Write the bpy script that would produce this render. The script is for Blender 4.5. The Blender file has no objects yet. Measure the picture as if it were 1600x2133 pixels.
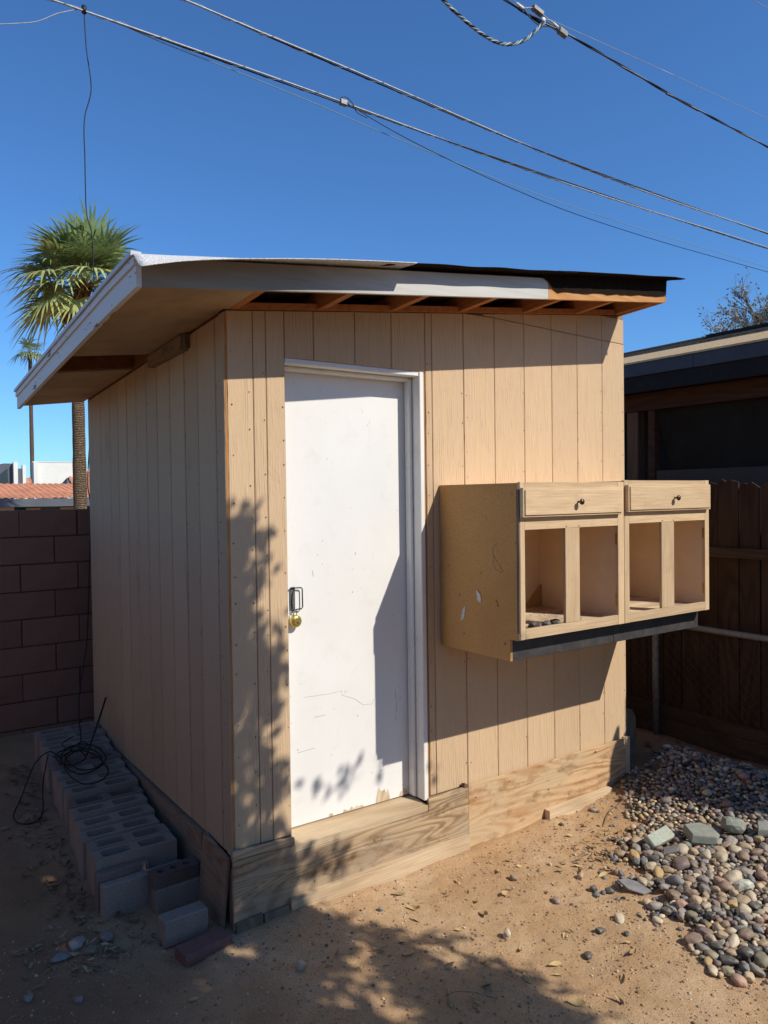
import bpy, math, random
from math import sin, cos, pi, radians, sqrt, atan2
from mathutils import Vector, Matrix, noise as mn

random.seed(7)
S = bpy.context.scene
COL = S.collection

# ------------------------------------------------------------------ camera
cam_d = bpy.data.cameras.new("camera")
cam_o = bpy.data.objects.new("camera", cam_d)
COL.objects.link(cam_o)
CR = Vector((0.8196331, -0.57274006, -0.01305375))
CU = Vector((0.0219193, 0.0085827, 0.9997229))
CW = Vector((0.57246932, 0.81969211, -0.01958873))
m3 = Matrix((CR, CU, -CW)).transposed()
cam_o.matrix_world = Matrix.Translation(Vector((-1.38782, -3.21846, 1.96341))) @ m3.to_4x4()
cam_d.sensor_fit = 'VERTICAL'
cam_d.sensor_height = 36.0
cam_d.lens = 1588.05 / 2133.0 * 36.0
cam_d.clip_end = 2000
cam_d.clip_start = 0.05
S.camera = cam_o

# ------------------------------------------------------------------ light
SUN = Vector((0.48, -1.0, 0.97)).normalized()      # towards the sun
sun_el = math.asin(SUN.z)
w = bpy.data.worlds.new("World")
S.world = w
w.use_nodes = True
wn = w.node_tree
for n in list(wn.nodes):
    wn.nodes.remove(n)
sky = wn.nodes.new("ShaderNodeTexSky")
sky.sky_type = 'NISHITA'
sky.sun_disc = False
sky.sun_elevation = sun_el
sky.sun_rotation = atan2(SUN.x, SUN.y)
sky.altitude = 600
sky.air_density = 1.0
sky.dust_density = 0.45
sky.ozone_density = 2.2
bg = wn.nodes.new("ShaderNodeBackground")
bg.inputs[1].default_value = 0.116
wo = wn.nodes.new("ShaderNodeOutputWorld")
hs = wn.nodes.new("ShaderNodeMix")
hs.data_type = 'RGBA'
hs.blend_type = 'MULTIPLY'
hs.inputs[0].default_value = 1.0
hs.inputs[7].default_value = (0.54, 0.94, 1.36, 1)
wn.links.new(sky.outputs[0], hs.inputs[6])
wn.links.new(hs.outputs[2], bg.inputs[0])
wn.links.new(bg.outputs[0], wo.inputs[0])
sun_d = bpy.data.lights.new("sun", 'SUN')
sun_d.energy = 4.85
sun_d.angle = radians(0.5)
sun_d.color = (1.0, 0.945, 0.85)
sun_o = bpy.data.objects.new("sun", sun_d)
sun_o.rotation_euler = SUN.to_track_quat('Z', 'Y').to_euler()
COL.objects.link(sun_o)
S.view_settings.view_transform = 'Standard'
S.view_settings.look = 'None'
S.view_settings.exposure = 0.0
S.view_settings.gamma = 1.0
S.view_settings.use_curve_mapping = False
S.render.engine = 'CYCLES'
S.cycles.use_denoising = True
S.cycles.max_bounces = 8
S.cycles.diffuse_bounces = 4
S.cycles.transparent_max_bounces = 8

# ------------------------------------------------------------------ materials
MATS = {}


class NT:
    """tiny node-tree writer"""
    def __init__(s, name):
        m = bpy.data.materials.new(name)
        m.use_nodes = True
        s.m = m
        s.t = m.node_tree
        s.b = s.t.nodes["Principled BSDF"]
        s.tc = s.t.nodes.new("ShaderNodeTexCoord")

    def lk(s, a, b):
        s.t.links.new(a, b)

    def mp(s, scale=(1, 1, 1), rot=(0, 0, 0), src=None, loc=(0, 0, 0)):
        n = s.t.nodes.new("ShaderNodeMapping")
        n.inputs['Scale'].default_value = scale
        n.inputs['Rotation'].default_value = rot
        n.inputs['Location'].default_value = loc
        s.lk(src or s.tc.outputs['Object'], n.inputs['Vector'])
        return n.outputs[0]

    def noise(s, vec, scale=1.0, detail=4.0, rough=0.55, dist=0.0):
        n = s.t.nodes.new("ShaderNodeTexNoise")
        n.inputs['Scale'].default_value = scale
        n.inputs['Detail'].default_value = detail
        n.inputs['Roughness'].default_value = rough
        n.inputs['Distortion'].default_value = dist
        s.lk(vec, n.inputs['Vector'])
        return n.outputs['Fac']

    def vor(s, vec, scale=1.0, feat='F1', out='Distance'):
        n = s.t.nodes.new("ShaderNodeTexVoronoi")
        n.feature = feat
        n.inputs['Scale'].default_value = scale
        s.lk(vec, n.inputs['Vector'])
        return n.outputs[out]

    def wave(s, vec, scale=1.0, dist=3.0, det=2.0, dsc=1.0, dire='X', prof='SIN'):
        n = s.t.nodes.new("ShaderNodeTexWave")
        n.bands_direction = dire
        n.wave_profile = prof
        n.inputs['Scale'].default_value = scale
        n.inputs['Distortion'].default_value = dist
        n.inputs['Detail'].default_value = det
        n.inputs['Detail Scale'].default_value = dsc
        s.lk(vec, n.inputs['Vector'])
        return n.outputs['Fac']

    def ramp(s, fac, stops):
        n = s.t.nodes.new("ShaderNodeValToRGB")
        cr = n.color_ramp
        while len(cr.elements) < len(stops):
            cr.elements.new(0.5)
        for e, (p, c) in zip(cr.elements, stops):
            e.position = p
            if isinstance(c, (int, float)):
                c = (c, c, c)
            e.color = (c[0], c[1], c[2], 1)
        s.lk(fac, n.inputs[0])
        return n.outputs[0]

    def mix(s, fac, a, b, mode='MIX'):
        n = s.t.nodes.new("ShaderNodeMix")
        n.data_type = 'RGBA'
        n.blend_type = mode
        for sock, v in ((n.inputs[0], fac), (n.inputs[6], a), (n.inputs[7], b)):
            if hasattr(v, 'node'):
                s.lk(v, sock)
            elif isinstance(v, (int, float)):
                sock.default_value = v
            else:
                sock.default_value = (v[0], v[1], v[2], 1)
        return n.outputs[2]

    def math(s, op, a, b=0.0):
        n = s.t.nodes.new("ShaderNodeMath")
        n.operation = op
        for i, v in enumerate((a, b)):
            if hasattr(v, 'node'):
                s.lk(v, n.inputs[i])
            else:
                n.inputs[i].default_value = v
        return n.outputs[0]

    def rnd(s):
        n = s.t.nodes.new("ShaderNodeObjectInfo")
        return n.outputs['Random']

    def attr(s, name):
        n = s.t.nodes.new("ShaderNodeAttribute")
        n.attribute_name = name
        return n.outputs['Color']

    def bump(s, h, strength=0.5, dist=0.01, prev=None):
        n = s.t.nodes.new("ShaderNodeBump")
        n.inputs['Strength'].default_value = strength
        n.inputs['Distance'].default_value = dist
        s.lk(h, n.inputs['Height'])
        if prev is not None:
            s.lk(prev, n.inputs['Normal'])
        return n.outputs[0]

    def done(s, color, rough=0.8, normal=None, metal=0.0, spec=0.3):
        b = s.b
        if hasattr(color, 'node'):
            s.lk(color, b.inputs['Base Color'])
        else:
            b.inputs['Base Color'].default_value = (*color, 1)
        if hasattr(rough, 'node'):
            s.lk(rough, b.inputs['Roughness'])
        else:
            b.inputs['Roughness'].default_value = rough
        b.inputs['Metallic'].default_value = metal
        b.inputs['Specular IOR Level'].default_value = spec
        if normal is not None:
            s.lk(normal, b.inputs['Normal'])
        return s.m


def scl(c, k):
    return tuple(x * k for x in c)


def siding(name, base, vert='Z', dirt=0.0):
    t = NT(name)
    g = t.noise(t.mp((60, 60, 7)), 1.0, 5, 0.65, 1.2)
    f = t.noise(t.mp((260, 260, 28)), 1.0, 3, 0.6)
    k = t.noise(t.mp((9, 9, 1.6)), 1.0, 3, 0.5, 2.5)
    kw = t.wave(t.mp((7, 7, 0.9)), 3.0, 9.0, 3, 1.2, 'X')
    c = t.ramp(g, [(0.25, scl(base, 0.93)), (0.55, base), (0.8, scl(base, 1.03))])
    big = t.noise(t.mp((1.3, 1.3, 0.8)), 1.0, 4)
    c = t.mix(t.ramp(big, [(0.35, 0), (0.7, 0.35)]), c, scl(base, 0.85))
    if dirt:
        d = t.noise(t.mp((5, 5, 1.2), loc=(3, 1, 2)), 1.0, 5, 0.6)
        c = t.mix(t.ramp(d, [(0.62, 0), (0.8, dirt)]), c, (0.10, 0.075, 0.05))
    pits = t.noise(t.mp((120, 120, 45), loc=(5, 5, 5)), 1.0, 2, 0.5)
    c = t.mix(t.ramp(pits, [(0.71, 0), (0.78, 0.35)]), c, scl(base, 0.5))
    rr = t.math('MULTIPLY_ADD', t.rnd(), 0.10)
    t.t.nodes[-1].inputs[2].default_value = 0.93
    c = t.mix(1.0, c, rr, 'MULTIPLY')
    h = t.math('ADD', t.math('MULTIPLY', g, 0.7), t.math('MULTIPLY', f, 0.35))
    h2 = t.math('ADD', h, t.math('MULTIPLY', kw, t.math('MULTIPLY', t.ramp(k, [(0.48, 0), (0.62, 1)]), 0.65)))
    n = t.bump(h2, 0.55, 0.006)
    return t.done(c, 0.78, n, spec=0.25)


def wood(name, c1, c2, axis='X', gscale=5.0, grey=None, rough=0.8, bump=0.35, rings=7.0, sat=0.0):
    """raw timber: contour lines of a stretched noise field read as flat-sawn grain"""
    t = NT(name)
    sc = {'X': (0.9, 5.5, 5.5), 'Y': (5.5, 0.9, 5.5), 'Z': (5.5, 5.5, 0.9)}[axis]
    base = t.noise(t.mp(sc), gscale / 5.0, 1.5, 0.4, 0.35)
    ph = t.math('MULTIPLY', base, rings * 9.0)
    wv = t.math('MULTIPLY_ADD', t.math('SINE', ph), 0.5)
    t.t.nodes[-1].inputs[2].default_value = 0.5
    fs = {'X': (5, 170, 170), 'Y': (170, 5, 170), 'Z': (170, 170, 5)}[axis]
    f = t.noise(t.mp(fs), 1.0, 4, 0.65)
    fm = {'X': (1.5, 28, 28), 'Y': (28, 1.5, 28), 'Z': (28, 28, 1.5)}[axis]
    mdm = t.noise(t.mp(fm), 1.0, 4, 0.6)
    c = t.ramp(wv, [(0.05, c1), (0.35, scl([(a + b) / 2 for a, b in zip(c1, c2)], 1.0)), (0.8, c2)])
    c = t.mix(0.45, c, t.ramp(mdm, [(0.3, c1), (0.7, c2)]))
    c = t.mix(1.0, c, t.ramp(f, [(0.3, 0.80), (0.7, 1.14)]), 'MULTIPLY')
    if grey:
        b = t.noise(t.mp((2.2, 2.2, 5)), 1.0, 5, 0.65, 0.5)
        c = t.mix(t.ramp(b, [(0.42, 0), (0.62, 0.8)]), c, grey)
        k = t.noise(t.mp((7, 7, 16), loc=(4, 4, 4)), 1.0, 4, 0.7)
        c = t.mix(t.ramp(k, [(0.52, 0), (0.70, 0.65)]), c, scl(c1, 0.55))
    rr = t.math('MULTIPLY_ADD', t.rnd(), 0.25)
    t.t.nodes[-1].inputs[2].default_value = 0.86
    c = t.mix(1.0, c, rr, 'MULTIPLY')
    h = t.math('ADD', t.math('MULTIPLY', wv, 0.35), f)
    return t.done(c, rough, t.bump(h, bump, 0.003), spec=0.25)


def simple(name, c, var=0.12, scale=30.0, bump=0.3, dist=0.003, rough=0.8, metal=0.0, spec=0.3, stain=None, rndv=0.0, detail=5):
    t = NT(name)
    n = t.noise(t.mp((scale,) * 3), 1.0, detail, 0.6)
    col = t.ramp(n, [(0.3, scl(c, 1 - var)), (0.7, scl(c, 1 + var))])
    if stain:
        b = t.noise(t.mp((stain[1],) * 3, loc=(7, 3, 1)), 1.0, 5, 0.6)
        col = t.mix(t.ramp(b, [(0.45, 0), (0.7, stain[2])]), col, stain[0])
    if rndv:
        rr = t.math('MULTIPLY_ADD', t.rnd(), rndv)
        t.t.nodes[-1].inputs[2].default_value = 1 - rndv / 2
        col = t.mix(1.0, col, rr, 'MULTIPLY')
    return t.done(col, rough, t.bump(n, bump, dist) if bump else None, metal, spec)


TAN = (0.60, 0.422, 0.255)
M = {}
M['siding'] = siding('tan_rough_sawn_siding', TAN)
M['siding_side'] = siding('dimmed_weathered_siding', (0.475, 0.338, 0.205), dirt=0.7)  # tan dimmed to match the shaded left wall, with dirt patches on top
M['groove'] = simple('groove_paint', (0.26, 0.175, 0.10), 0.2, 40)
M['orange_wood'] = wood('orange_stained_stud', (0.42, 0.165, 0.04), (0.50, 0.22, 0.065), 'Z')
M['rafter'] = wood('reddish_rafter_wood', (0.36, 0.13, 0.045), (0.45, 0.19, 0.07), 'Y')
M['raw_fascia'] = wood('raw_fascia_wood', (0.50, 0.22, 0.07), (0.60, 0.31, 0.12), 'X')
M['deckwood'] = simple('roof_deck_underside', (0.20, 0.075, 0.028), 0.3, 12)
M['dark'] = simple('dark_interior', (0.02, 0.016, 0.012), 0.2, 10, 0)
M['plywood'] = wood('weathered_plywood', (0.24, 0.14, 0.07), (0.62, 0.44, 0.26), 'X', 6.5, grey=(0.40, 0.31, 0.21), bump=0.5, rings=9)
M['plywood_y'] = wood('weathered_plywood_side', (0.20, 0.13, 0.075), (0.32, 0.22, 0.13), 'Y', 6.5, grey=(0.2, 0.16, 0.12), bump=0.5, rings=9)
M['plyorange'] = wood('orange_plywood', (0.36, 0.17, 0.065), (0.64, 0.43, 0.24), 'X', 6.0, grey=(0.5, 0.37, 0.22), bump=0.4, rings=8)
M['timber'] = wood('dusty_timber', (0.42, 0.30, 0.18), (0.58, 0.44, 0.28), 'X', 3.0, rings=4)
M['oldwood'] = wood('old_grey_timber', (0.13, 0.092, 0.062), (0.23, 0.17, 0.12), 'Z', 4.0)
M['endgrain'] = simple('ply_end_grain', (0.52, 0.40, 0.29), 0.3, 120)


def mk_door():
    t = NT('white_door_paint')
    v = t.mp((1, 1, 1))
    n = t.noise(t.mp((3, 3, 2.2)), 1.0, 5, 0.6)
    c = t.ramp(n, [(0.3, (0.73, 0.71, 0.665)), (0.7, (0.775, 0.76, 0.72))])
    s = t.noise(t.mp((14, 14, 3.5), loc=(2, 0, 0)), 1.0, 6, 0.7)
    c = t.mix(t.ramp(s, [(0.62, 0), (0.82, 0.30)]), c, (0.5, 0.45, 0.36))
    sp = t.noise(t.mp((55, 55, 30)), 1.0, 2, 0.5)
    c = t.mix(t.ramp(sp, [(0.755, 0), (0.775, 0.8)]), c, (0.18, 0.15, 0.12))
    b = t.noise(t.mp((24, 24, 10)), 1.0, 3)
    return t.done(c, 0.5, t.bump(b, 0.12, 0.003), spec=0.35)


M['door'] = mk_door()


def mk_white(name, base, peel, under, axis):
    t = NT(name)
    sc = {'X': (1.2, 30, 30), 'Y': (30, 1.2, 30), 'Z': (30, 30, 1.2)}[axis]
    n = t.noise(t.mp(sc), 1.0, 5, 0.65, 0.4)
    c = t.ramp(n, [(0.3, scl(base, 0.9)), (0.7, base)])
    p = t.noise(t.mp({'X': (3, 18, 18), 'Y': (18, 3, 18), 'Z': (18, 18, 3)}[axis], loc=(1, 2, 3)), 1.0, 6, 0.7)
    msk = t.ramp(p, [(peel, 0), (peel + 0.02, 1)])
    c = t.mix(msk, c, under)
    h = t.math('SUBTRACT', t.math('MULTIPLY', n, 0.4), t.math('MULTIPLY', msk, 0.6))
    return t.done(c, 0.6, t.bump(h, 0.5, 0.003), spec=0.3)


M['fascia_white'] = mk_white('peeling_white_fascia', (0.70, 0.675, 0.62), 0.61, (0.14, 0.11, 0.08), 'Y')
M['fascia_front'] = mk_white('grey_white_fascia', (0.36, 0.355, 0.34), 0.68, (0.05, 0.045, 0.04), 'X')
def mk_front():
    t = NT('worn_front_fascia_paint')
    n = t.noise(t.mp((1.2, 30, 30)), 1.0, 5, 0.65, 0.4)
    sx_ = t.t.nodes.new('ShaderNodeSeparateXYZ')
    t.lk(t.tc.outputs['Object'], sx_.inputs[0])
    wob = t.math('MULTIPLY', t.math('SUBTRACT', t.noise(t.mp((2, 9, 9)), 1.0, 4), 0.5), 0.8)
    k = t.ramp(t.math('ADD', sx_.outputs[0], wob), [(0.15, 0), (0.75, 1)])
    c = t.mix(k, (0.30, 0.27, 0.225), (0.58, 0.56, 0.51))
    c = t.mix(1.0, c, t.ramp(n, [(0.3, 0.85), (0.7, 1.05)]), 'MULTIPLY')
    p = t.noise(t.mp((1.0, 60, 60), loc=(3, 1, 8)), 1.0, 5, 0.7)
    m_ = t.ramp(p, [(0.66, 0), (0.685, 0.85)])
    c = t.mix(m_, c, (0.06, 0.05, 0.04))
    h = t.math('SUBTRACT', t.math('MULTIPLY', n, 0.4), t.math('MULTIPLY', m_, 0.7))
    return t.done(c, 0.65, t.bump(h, 0.5, 0.003), spec=0.3)


M['fascia_front'] = mk_front()
M['frame_white'] = mk_white('white_door_frame_paint', (0.79, 0.77, 0.72), 0.72, (0.3, 0.22, 0.15), 'Z')
M['drip'] = simple('painted_drip_metal', (0.54, 0.53, 0.52), 0.06, 20, 0.1, rough=0.45)
M['soffit'] = simple('tan_soffit_paint', (0.42, 0.30, 0.175), 0.10, 9, 0.3, stain=((0.22, 0.16, 0.10), 2.6, 0.6))


def mk_membrane():
    t = NT('white_granulated_roofing')
    a = t.noise(t.mp((330,) * 3), 1.0, 2, 0.6)
    c = t.ramp(a, [(0.36, (0.16, 0.16, 0.155)), (0.48, (0.62, 0.61, 0.58)), (0.7, (0.82, 0.81, 0.78))])
    return t.done(c, 0.95, t.bump(a, 0.7, 0.003), spec=0.2)


M['membrane'] = mk_membrane()
M['paper'] = simple('black_roofing_felt', (0.016, 0.009, 0.005), 0.4, 60, 0.5, rough=0.9, spec=0.08)


def mk_particle():
    t = NT('brown_particle_board')
    a = t.noise(t.mp((190,) * 3), 1.0, 3, 0.6)
    b = t.noise(t.mp((2.5, 2.5, 2.5)), 1.0, 4, 0.6)
    c = t.ramp(a, [(0.3, (0.38, 0.19, 0.055)), (0.55, (0.53, 0.29, 0.10)), (0.75, (0.62, 0.37, 0.15))])
    c = t.mix(t.ramp(b, [(0.4, 0), (0.7, 0.45)]), c, (0.40, 0.19, 0.055))
    k = t.noise(t.mp((28, 28, 28)), 1.0, 2, 0.4)
    c = t.mix(t.ramp(k, [(0.73, 0), (0.76, 0.7)]), c, (0.10, 0.05, 0.02))
    return t.done(c, 0.75, t.bump(a, 0.25, 0.001), spec=0.3)


M['particle'] = mk_particle()
M['oak'] = wood('pale_oak_veneer', (0.54, 0.375, 0.215), (0.60, 0.43, 0.255), 'X', 6.0, rough=0.6, bump=0.15, rings=5)
M['oak_v'] = wood('pale_oak_veneer_upright', (0.54, 0.375, 0.215), (0.60, 0.43, 0.255), 'Z', 6.0, rough=0.6, bump=0.15, rings=4)
def add_grime(m, amt=0.35):
    nt = m.node_tree
    b = nt.nodes['Principled BSDF']
    src = b.inputs['Base Color'].links[0].from_socket
    tc = nt.nodes.new('ShaderNodeTexCoord')
    n = nt.nodes.new('ShaderNodeTexNoise'); n.inputs['Scale'].default_value = 9; n.inputs['Detail'].default_value = 8; n.inputs['Roughness'].default_value = .7
    nt.links.new(tc.outputs['Object'], n.inputs['Vector'])
    r = nt.nodes.new('ShaderNodeValToRGB'); r.color_ramp.elements[0].position = .55; r.color_ramp.elements[1].position = .78
    r.color_ramp.elements[0].color = (0, 0, 0, 1); r.color_ramp.elements[1].color = (amt, amt, amt, 1)
    nt.links.new(n.outputs['Fac'], r.inputs[0])
    mx = nt.nodes.new('ShaderNodeMix'); mx.data_type = 'RGBA'
    nt.links.new(r.outputs[0], mx.inputs[0]); nt.links.new(src, mx.inputs[6]); mx.inputs[7].default_value = (.25, .17, .10, 1)
    nt.links.new(mx.outputs[2], b.inputs['Base Color'])


add_grime(M['oak']); add_grime(M['oak_v']); add_grime(M['door'], .12); add_grime(M['frame_white'], .3); add_grime(M['siding'], .16)
M['cab_in'] = simple('cabinet_inner_laminate', (0.80, 0.60, 0.40), 0.05, 8, 0.1, rough=0.6, stain=((0.68, 0.46, 0.32), 2.0, 0.5))
M['cab_floor'] = wood('dirty_cabinet_floor', (0.50, 0.35, 0.21), (0.75, 0.58, 0.40), 'X', 5.0, grey=(0.2, 0.15, 0.1))
M['toe'] = simple('black_toe_kick_paint', (0.045, 0.043, 0.042), 0.25, 30, 0.3, rough=0.5, stain=((0.085, 0.08, 0.075), 9.0, 0.5))
M['knob'] = simple('bronze_knob', (0.10, 0.07, 0.045), 0.2, 60, 0.1, rough=0.35, metal=0.8)
M['hinge'] = simple('brass_hinge', (0.42, 0.27, 0.10), 0.2, 60, 0.1, rough=0.4, metal=0.7)
M['steel'] = simple('dull_steel', (0.17, 0.18, 0.18), 0.25, 90, 0.2, rough=0.45, metal=0.7)
M['black_iron'] = simple('black_wire_handle', (0.03, 0.03, 0.03), 0.2, 60, 0.1, rough=0.5, metal=0.4)
M['brass'] = simple('worn_brass', (0.62, 0.44, 0.10), 0.25, 60, 0.15, rough=0.3, metal=0.85)
M['brass_dark'] = simple('tarnished_brass_face', (0.34, 0.27, 0.09), 0.4, 160, 0.4, rough=0.4, metal=0.7)
M['nail'] = simple('rusty_nail', (0.07, 0.035, 0.02), 0.2, 60, 0, rough=0.7)
M['paperwhite'] = simple('torn_white_paper', (0.62, 0.6, 0.55), 0.15, 60, 0.2)
M['pencil'] = simple('pencil_mark', (0.14, 0.09, 0.05), 0.1, 60, 0)
M['crack'] = simple('hairline_crack', (0.42, 0.40, 0.37), 0.1, 60, 0)
M['splinter'] = wood('bare_door_wood', (0.42, 0.31, 0.19), (0.62, 0.5, 0.35), 'Z', 8.0)


def mk_concrete(name, c, rndv=0.15, hole=0.7):
    t = NT(name)
    a = t.noise(t.mp((140,) * 3), 1.0, 3, 0.7)
    b = t.noise(t.mp((6,) * 3), 1.0, 5, 0.6)
    col = t.ramp(a, [(0.3, scl(c, 0.7)), (0.55, c), (0.75, scl(c, 1.2))])
    col = t.mix(t.ramp(b, [(0.4, 0), (0.75, 0.5)]), col, scl(c, 0.68))
    rr = t.math('MULTIPLY_ADD', t.rnd(), rndv)
    t.t.nodes[-1].inputs[2].default_value = 1 - rndv / 2
    col = t.mix(1.0, col, rr, 'MULTIPLY')
    return t.done(col, 0.95, t.bump(a, 1.0, 0.006), spec=0.15)


M['cmu_grey'] = mk_concrete('grey_concrete_block', (0.36, 0.295, 0.235))
M['cmu_pink'] = mk_concrete('pinkish_concrete_block', (0.27, 0.20, 0.165))
M['paver_grey'] = mk_concrete('grey_paver', (0.31, 0.245, 0.195))
M['paver_red'] = mk_concrete('red_paver', (0.24, 0.125, 0.10))
M['brick_clay'] = mk_concrete('brown_clay_brick', (0.17, 0.125, 0.10))
M['cmu_wall'] = mk_concrete('reddish_wall_block', (0.29, 0.145, 0.095), 0.22)
M['mortar'] = mk_concrete('wall_mortar', (0.13, 0.068, 0.048))


def mk_dirt():
    t = NT('sandy_dirt')
    v = t.mp((1, 1, 1))
    big = t.noise(v, 1.7, 5, 0.6)
    mid = t.noise(v, 11.0, 5, 0.65)
    fine = t.noise(v, 160.0, 4, 0.75)
    vf = t.noise(v, 520.0, 2, 0.7)
    c = t.ramp(big, [(0.30, (0.45, 0.27, 0.135)), (0.52, (0.52, 0.34, 0.19)), (0.72, (0.59, 0.42, 0.26))])
    c = t.mix(t.ramp(mid, [(0.35, 0.0), (0.7, 0.5)]), c, (0.40, 0.235, 0.105))
    c = t.mix(1.0, c, t.ramp(fine, [(0.30, 0.62), (0.5, 1.0), (0.7, 1.22)]), 'MULTIPLY')
    sp = t.ramp(vf, [(0.66, 0), (0.72, 0.6)])
    c = t.mix(sp, c, (0.60, 0.50, 0.38))
    dk = t.noise(t.mp((1, 1, 1), loc=(9, 9, 9)), 300.0, 2, 0.6)
    c = t.mix(t.ramp(dk, [(0.68, 0), (0.73, 0.5)]), c, (0.16, 0.10, 0.065))
    # dirt painted darker left and right, where the yard lies in shade
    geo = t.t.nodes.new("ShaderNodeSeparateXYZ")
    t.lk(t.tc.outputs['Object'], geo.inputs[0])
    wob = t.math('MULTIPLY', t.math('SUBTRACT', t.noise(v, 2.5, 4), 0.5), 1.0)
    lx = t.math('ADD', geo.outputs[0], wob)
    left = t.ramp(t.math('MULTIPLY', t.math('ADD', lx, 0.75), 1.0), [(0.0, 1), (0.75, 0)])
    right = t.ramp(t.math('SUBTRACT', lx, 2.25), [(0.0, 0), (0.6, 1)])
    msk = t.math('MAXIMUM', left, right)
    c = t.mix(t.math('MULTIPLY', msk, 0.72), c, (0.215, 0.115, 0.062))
    h = t.math('ADD', t.math('MULTIPLY', mid, 1.2), t.math('ADD', t.math('MULTIPLY', fine, 0.5), t.math('MULTIPLY', vf, 0.18)))
    return t.done(c, 0.97, t.bump(h, 0.85, 0.012), spec=0.12)


M['dirt'] = mk_dirt()


def attr_mat(name, rough=0.6, spec=0.35, bump=0.25, bs=120):
    t = NT(name)
    n = t.noise(t.mp((bs,) * 3), 1.0, 4, 0.65)
    c = t.mix(1.0, t.attr('tint'), t.ramp(n, [(0.3, 0.75), (0.7, 1.2)]), 'MULTIPLY')
    return t.done(c, rough, t.bump(n, bump, 0.002), spec=spec)


M['pebble_stuff'] = attr_mat('river_pebbles')
M['crumb'] = attr_mat('dirt_crumbs', 0.95, 0.1)
M['litter'] = attr_mat('dry_leaf_litter', 0.85, 0.15, 0.1)


def mk_stone(name, c, rough=0.55):
    t = NT(name)
    n = t.noise(t.mp((45,) * 3), 1.0, 6, 0.7)
    n2 = t.noise(t.mp((240,) * 3), 1.0, 3, 0.7)
    col = t.ramp(n, [(0.3, scl(c, 0.72)), (0.55, c), (0.75, scl(c, 1.25))])
    col = t.mix(1.0, col, t.ramp(n2, [(0.3, 0.85), (0.7, 1.12)]), 'MULTIPLY')
    geo = t.t.nodes.new('ShaderNodeNewGeometry')
    sp_ = t.t.nodes.new('ShaderNodeSeparateXYZ')
    t.lk(geo.outputs['Normal'], sp_.inputs[0])
    dn = t.noise(t.mp((3.0, 3.0, 3.0), src=t.tc.outputs['Object']), 1.0, 4, 0.7)
    dust = t.math('MULTIPLY', t.ramp(dn, [(0.38, 0.05), (0.68, 0.6)]), t.ramp(sp_.outputs[2], [(0.2, 0.3), (0.9, 0.75)]))
    col = t.mix(dust, col, (0.44, 0.36, 0.26))
    rr = t.math('MULTIPLY_ADD', t.rnd(), 0.35)
    t.t.nodes[-1].inputs[2].default_value = 0.82
    col = t.mix(1.0, col, rr, 'MULTIPLY')
    return t.done(col, rough, t.bump(n, 0.2, 0.002), spec=0.35)


STONE = {
    'grey': (0.25, 0.22, 0.195), 'dark': (0.065, 0.063, 0.063), 'brown': (0.25, 0.165, 0.115),
    'tan': (0.42, 0.31, 0.19), 'cream': (0.58, 0.48, 0.33), 'pink': (0.40, 0.235, 0.165),
    'purple': (0.205, 0.145, 0.13), 'bluegrey': (0.16, 0.165, 0.165), 'olive': (0.27, 0.24, 0.15),
    'ochre': (0.46, 0.29, 0.11),
}
for k_, c_ in STONE.items():
    M['stone_' + k_] = mk_stone(k_ + '_stone', c_, 0.42 if k_ == 'dark' else 0.6)
M['slab_green'] = mk_stone('pale_green_slab_stone', (0.33, 0.36, 0.29), 0.8)
M['slab_teal'] = mk_stone('grey_green_slab_stone', (0.25, 0.275, 0.235), 0.8)
M['slate'] = mk_stone('blue_slate', (0.15, 0.155, 0.165), 0.7)
M['quartz'] = mk_stone('pale_quartz', (0.58, 0.58, 0.46), 0.3)
M['leaf_dry'] = simple('dry_leaf', (0.42, 0.29, 0.13), 0.3, 25, 0.2, rndv=0.6, rough=0.75)
M['twig'] = simple('dry_twig', (0.27, 0.19, 0.12), 0.3, 60, 0.2, rndv=0.4)
M['wire_grey'] = simple('weathered_aluminium_cable', (0.34, 0.34, 0.34), 0.25, 50, 0.2, rough=0.55, metal=0.3)
M['wire_black'] = simple('black_cable', (0.016, 0.016, 0.018), 0.2, 50, 0, rough=0.5)
M['wire_teal'] = simple('greenish_cable', (0.20, 0.29, 0.29), 0.2, 50, 0.1, rough=0.6)
M['conn_white'] = simple('white_plastic_sleeve', (0.72, 0.72, 0.70), 0.05, 50, 0, rough=0.5)
M['conn_grey'] = simple('grey_clamp_metal', (0.22, 0.21, 0.19), 0.3, 50, 0.3, rough=0.5, metal=0.4)
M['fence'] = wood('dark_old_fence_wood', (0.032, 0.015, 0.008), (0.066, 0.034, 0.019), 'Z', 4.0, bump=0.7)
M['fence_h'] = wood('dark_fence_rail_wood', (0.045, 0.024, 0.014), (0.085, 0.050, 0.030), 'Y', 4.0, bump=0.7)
M['galv'] = simple('galvanised_pipe', (0.22, 0.21, 0.20), 0.15, 40, 0.2, rough=0.55, metal=0.3)
M['rustwire'] = simple('rusty_fence_wire', (0.06, 0.05, 0.042), 0.3, 40, 0, rough=0.8)
M['tarmetal'] = simple('dark_blue_grey_fascia', (0.055, 0.062, 0.075), 0.2, 8, 0.1, rough=0.6)
M['darkbeam'] = wood('dark_brown_beam', (0.075, 0.028, 0.014), (0.12, 0.05, 0.025), 'Y', 4.0)
M['blackbeam'] = simple('blackened_board', (0.014, 0.013, 0.013), 0.3, 20, 0.4)
M['postwood'] = wood('brown_post', (0.16, 0.08, 0.045), (0.22, 0.12, 0.07), 'Z', 4.0)


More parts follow.
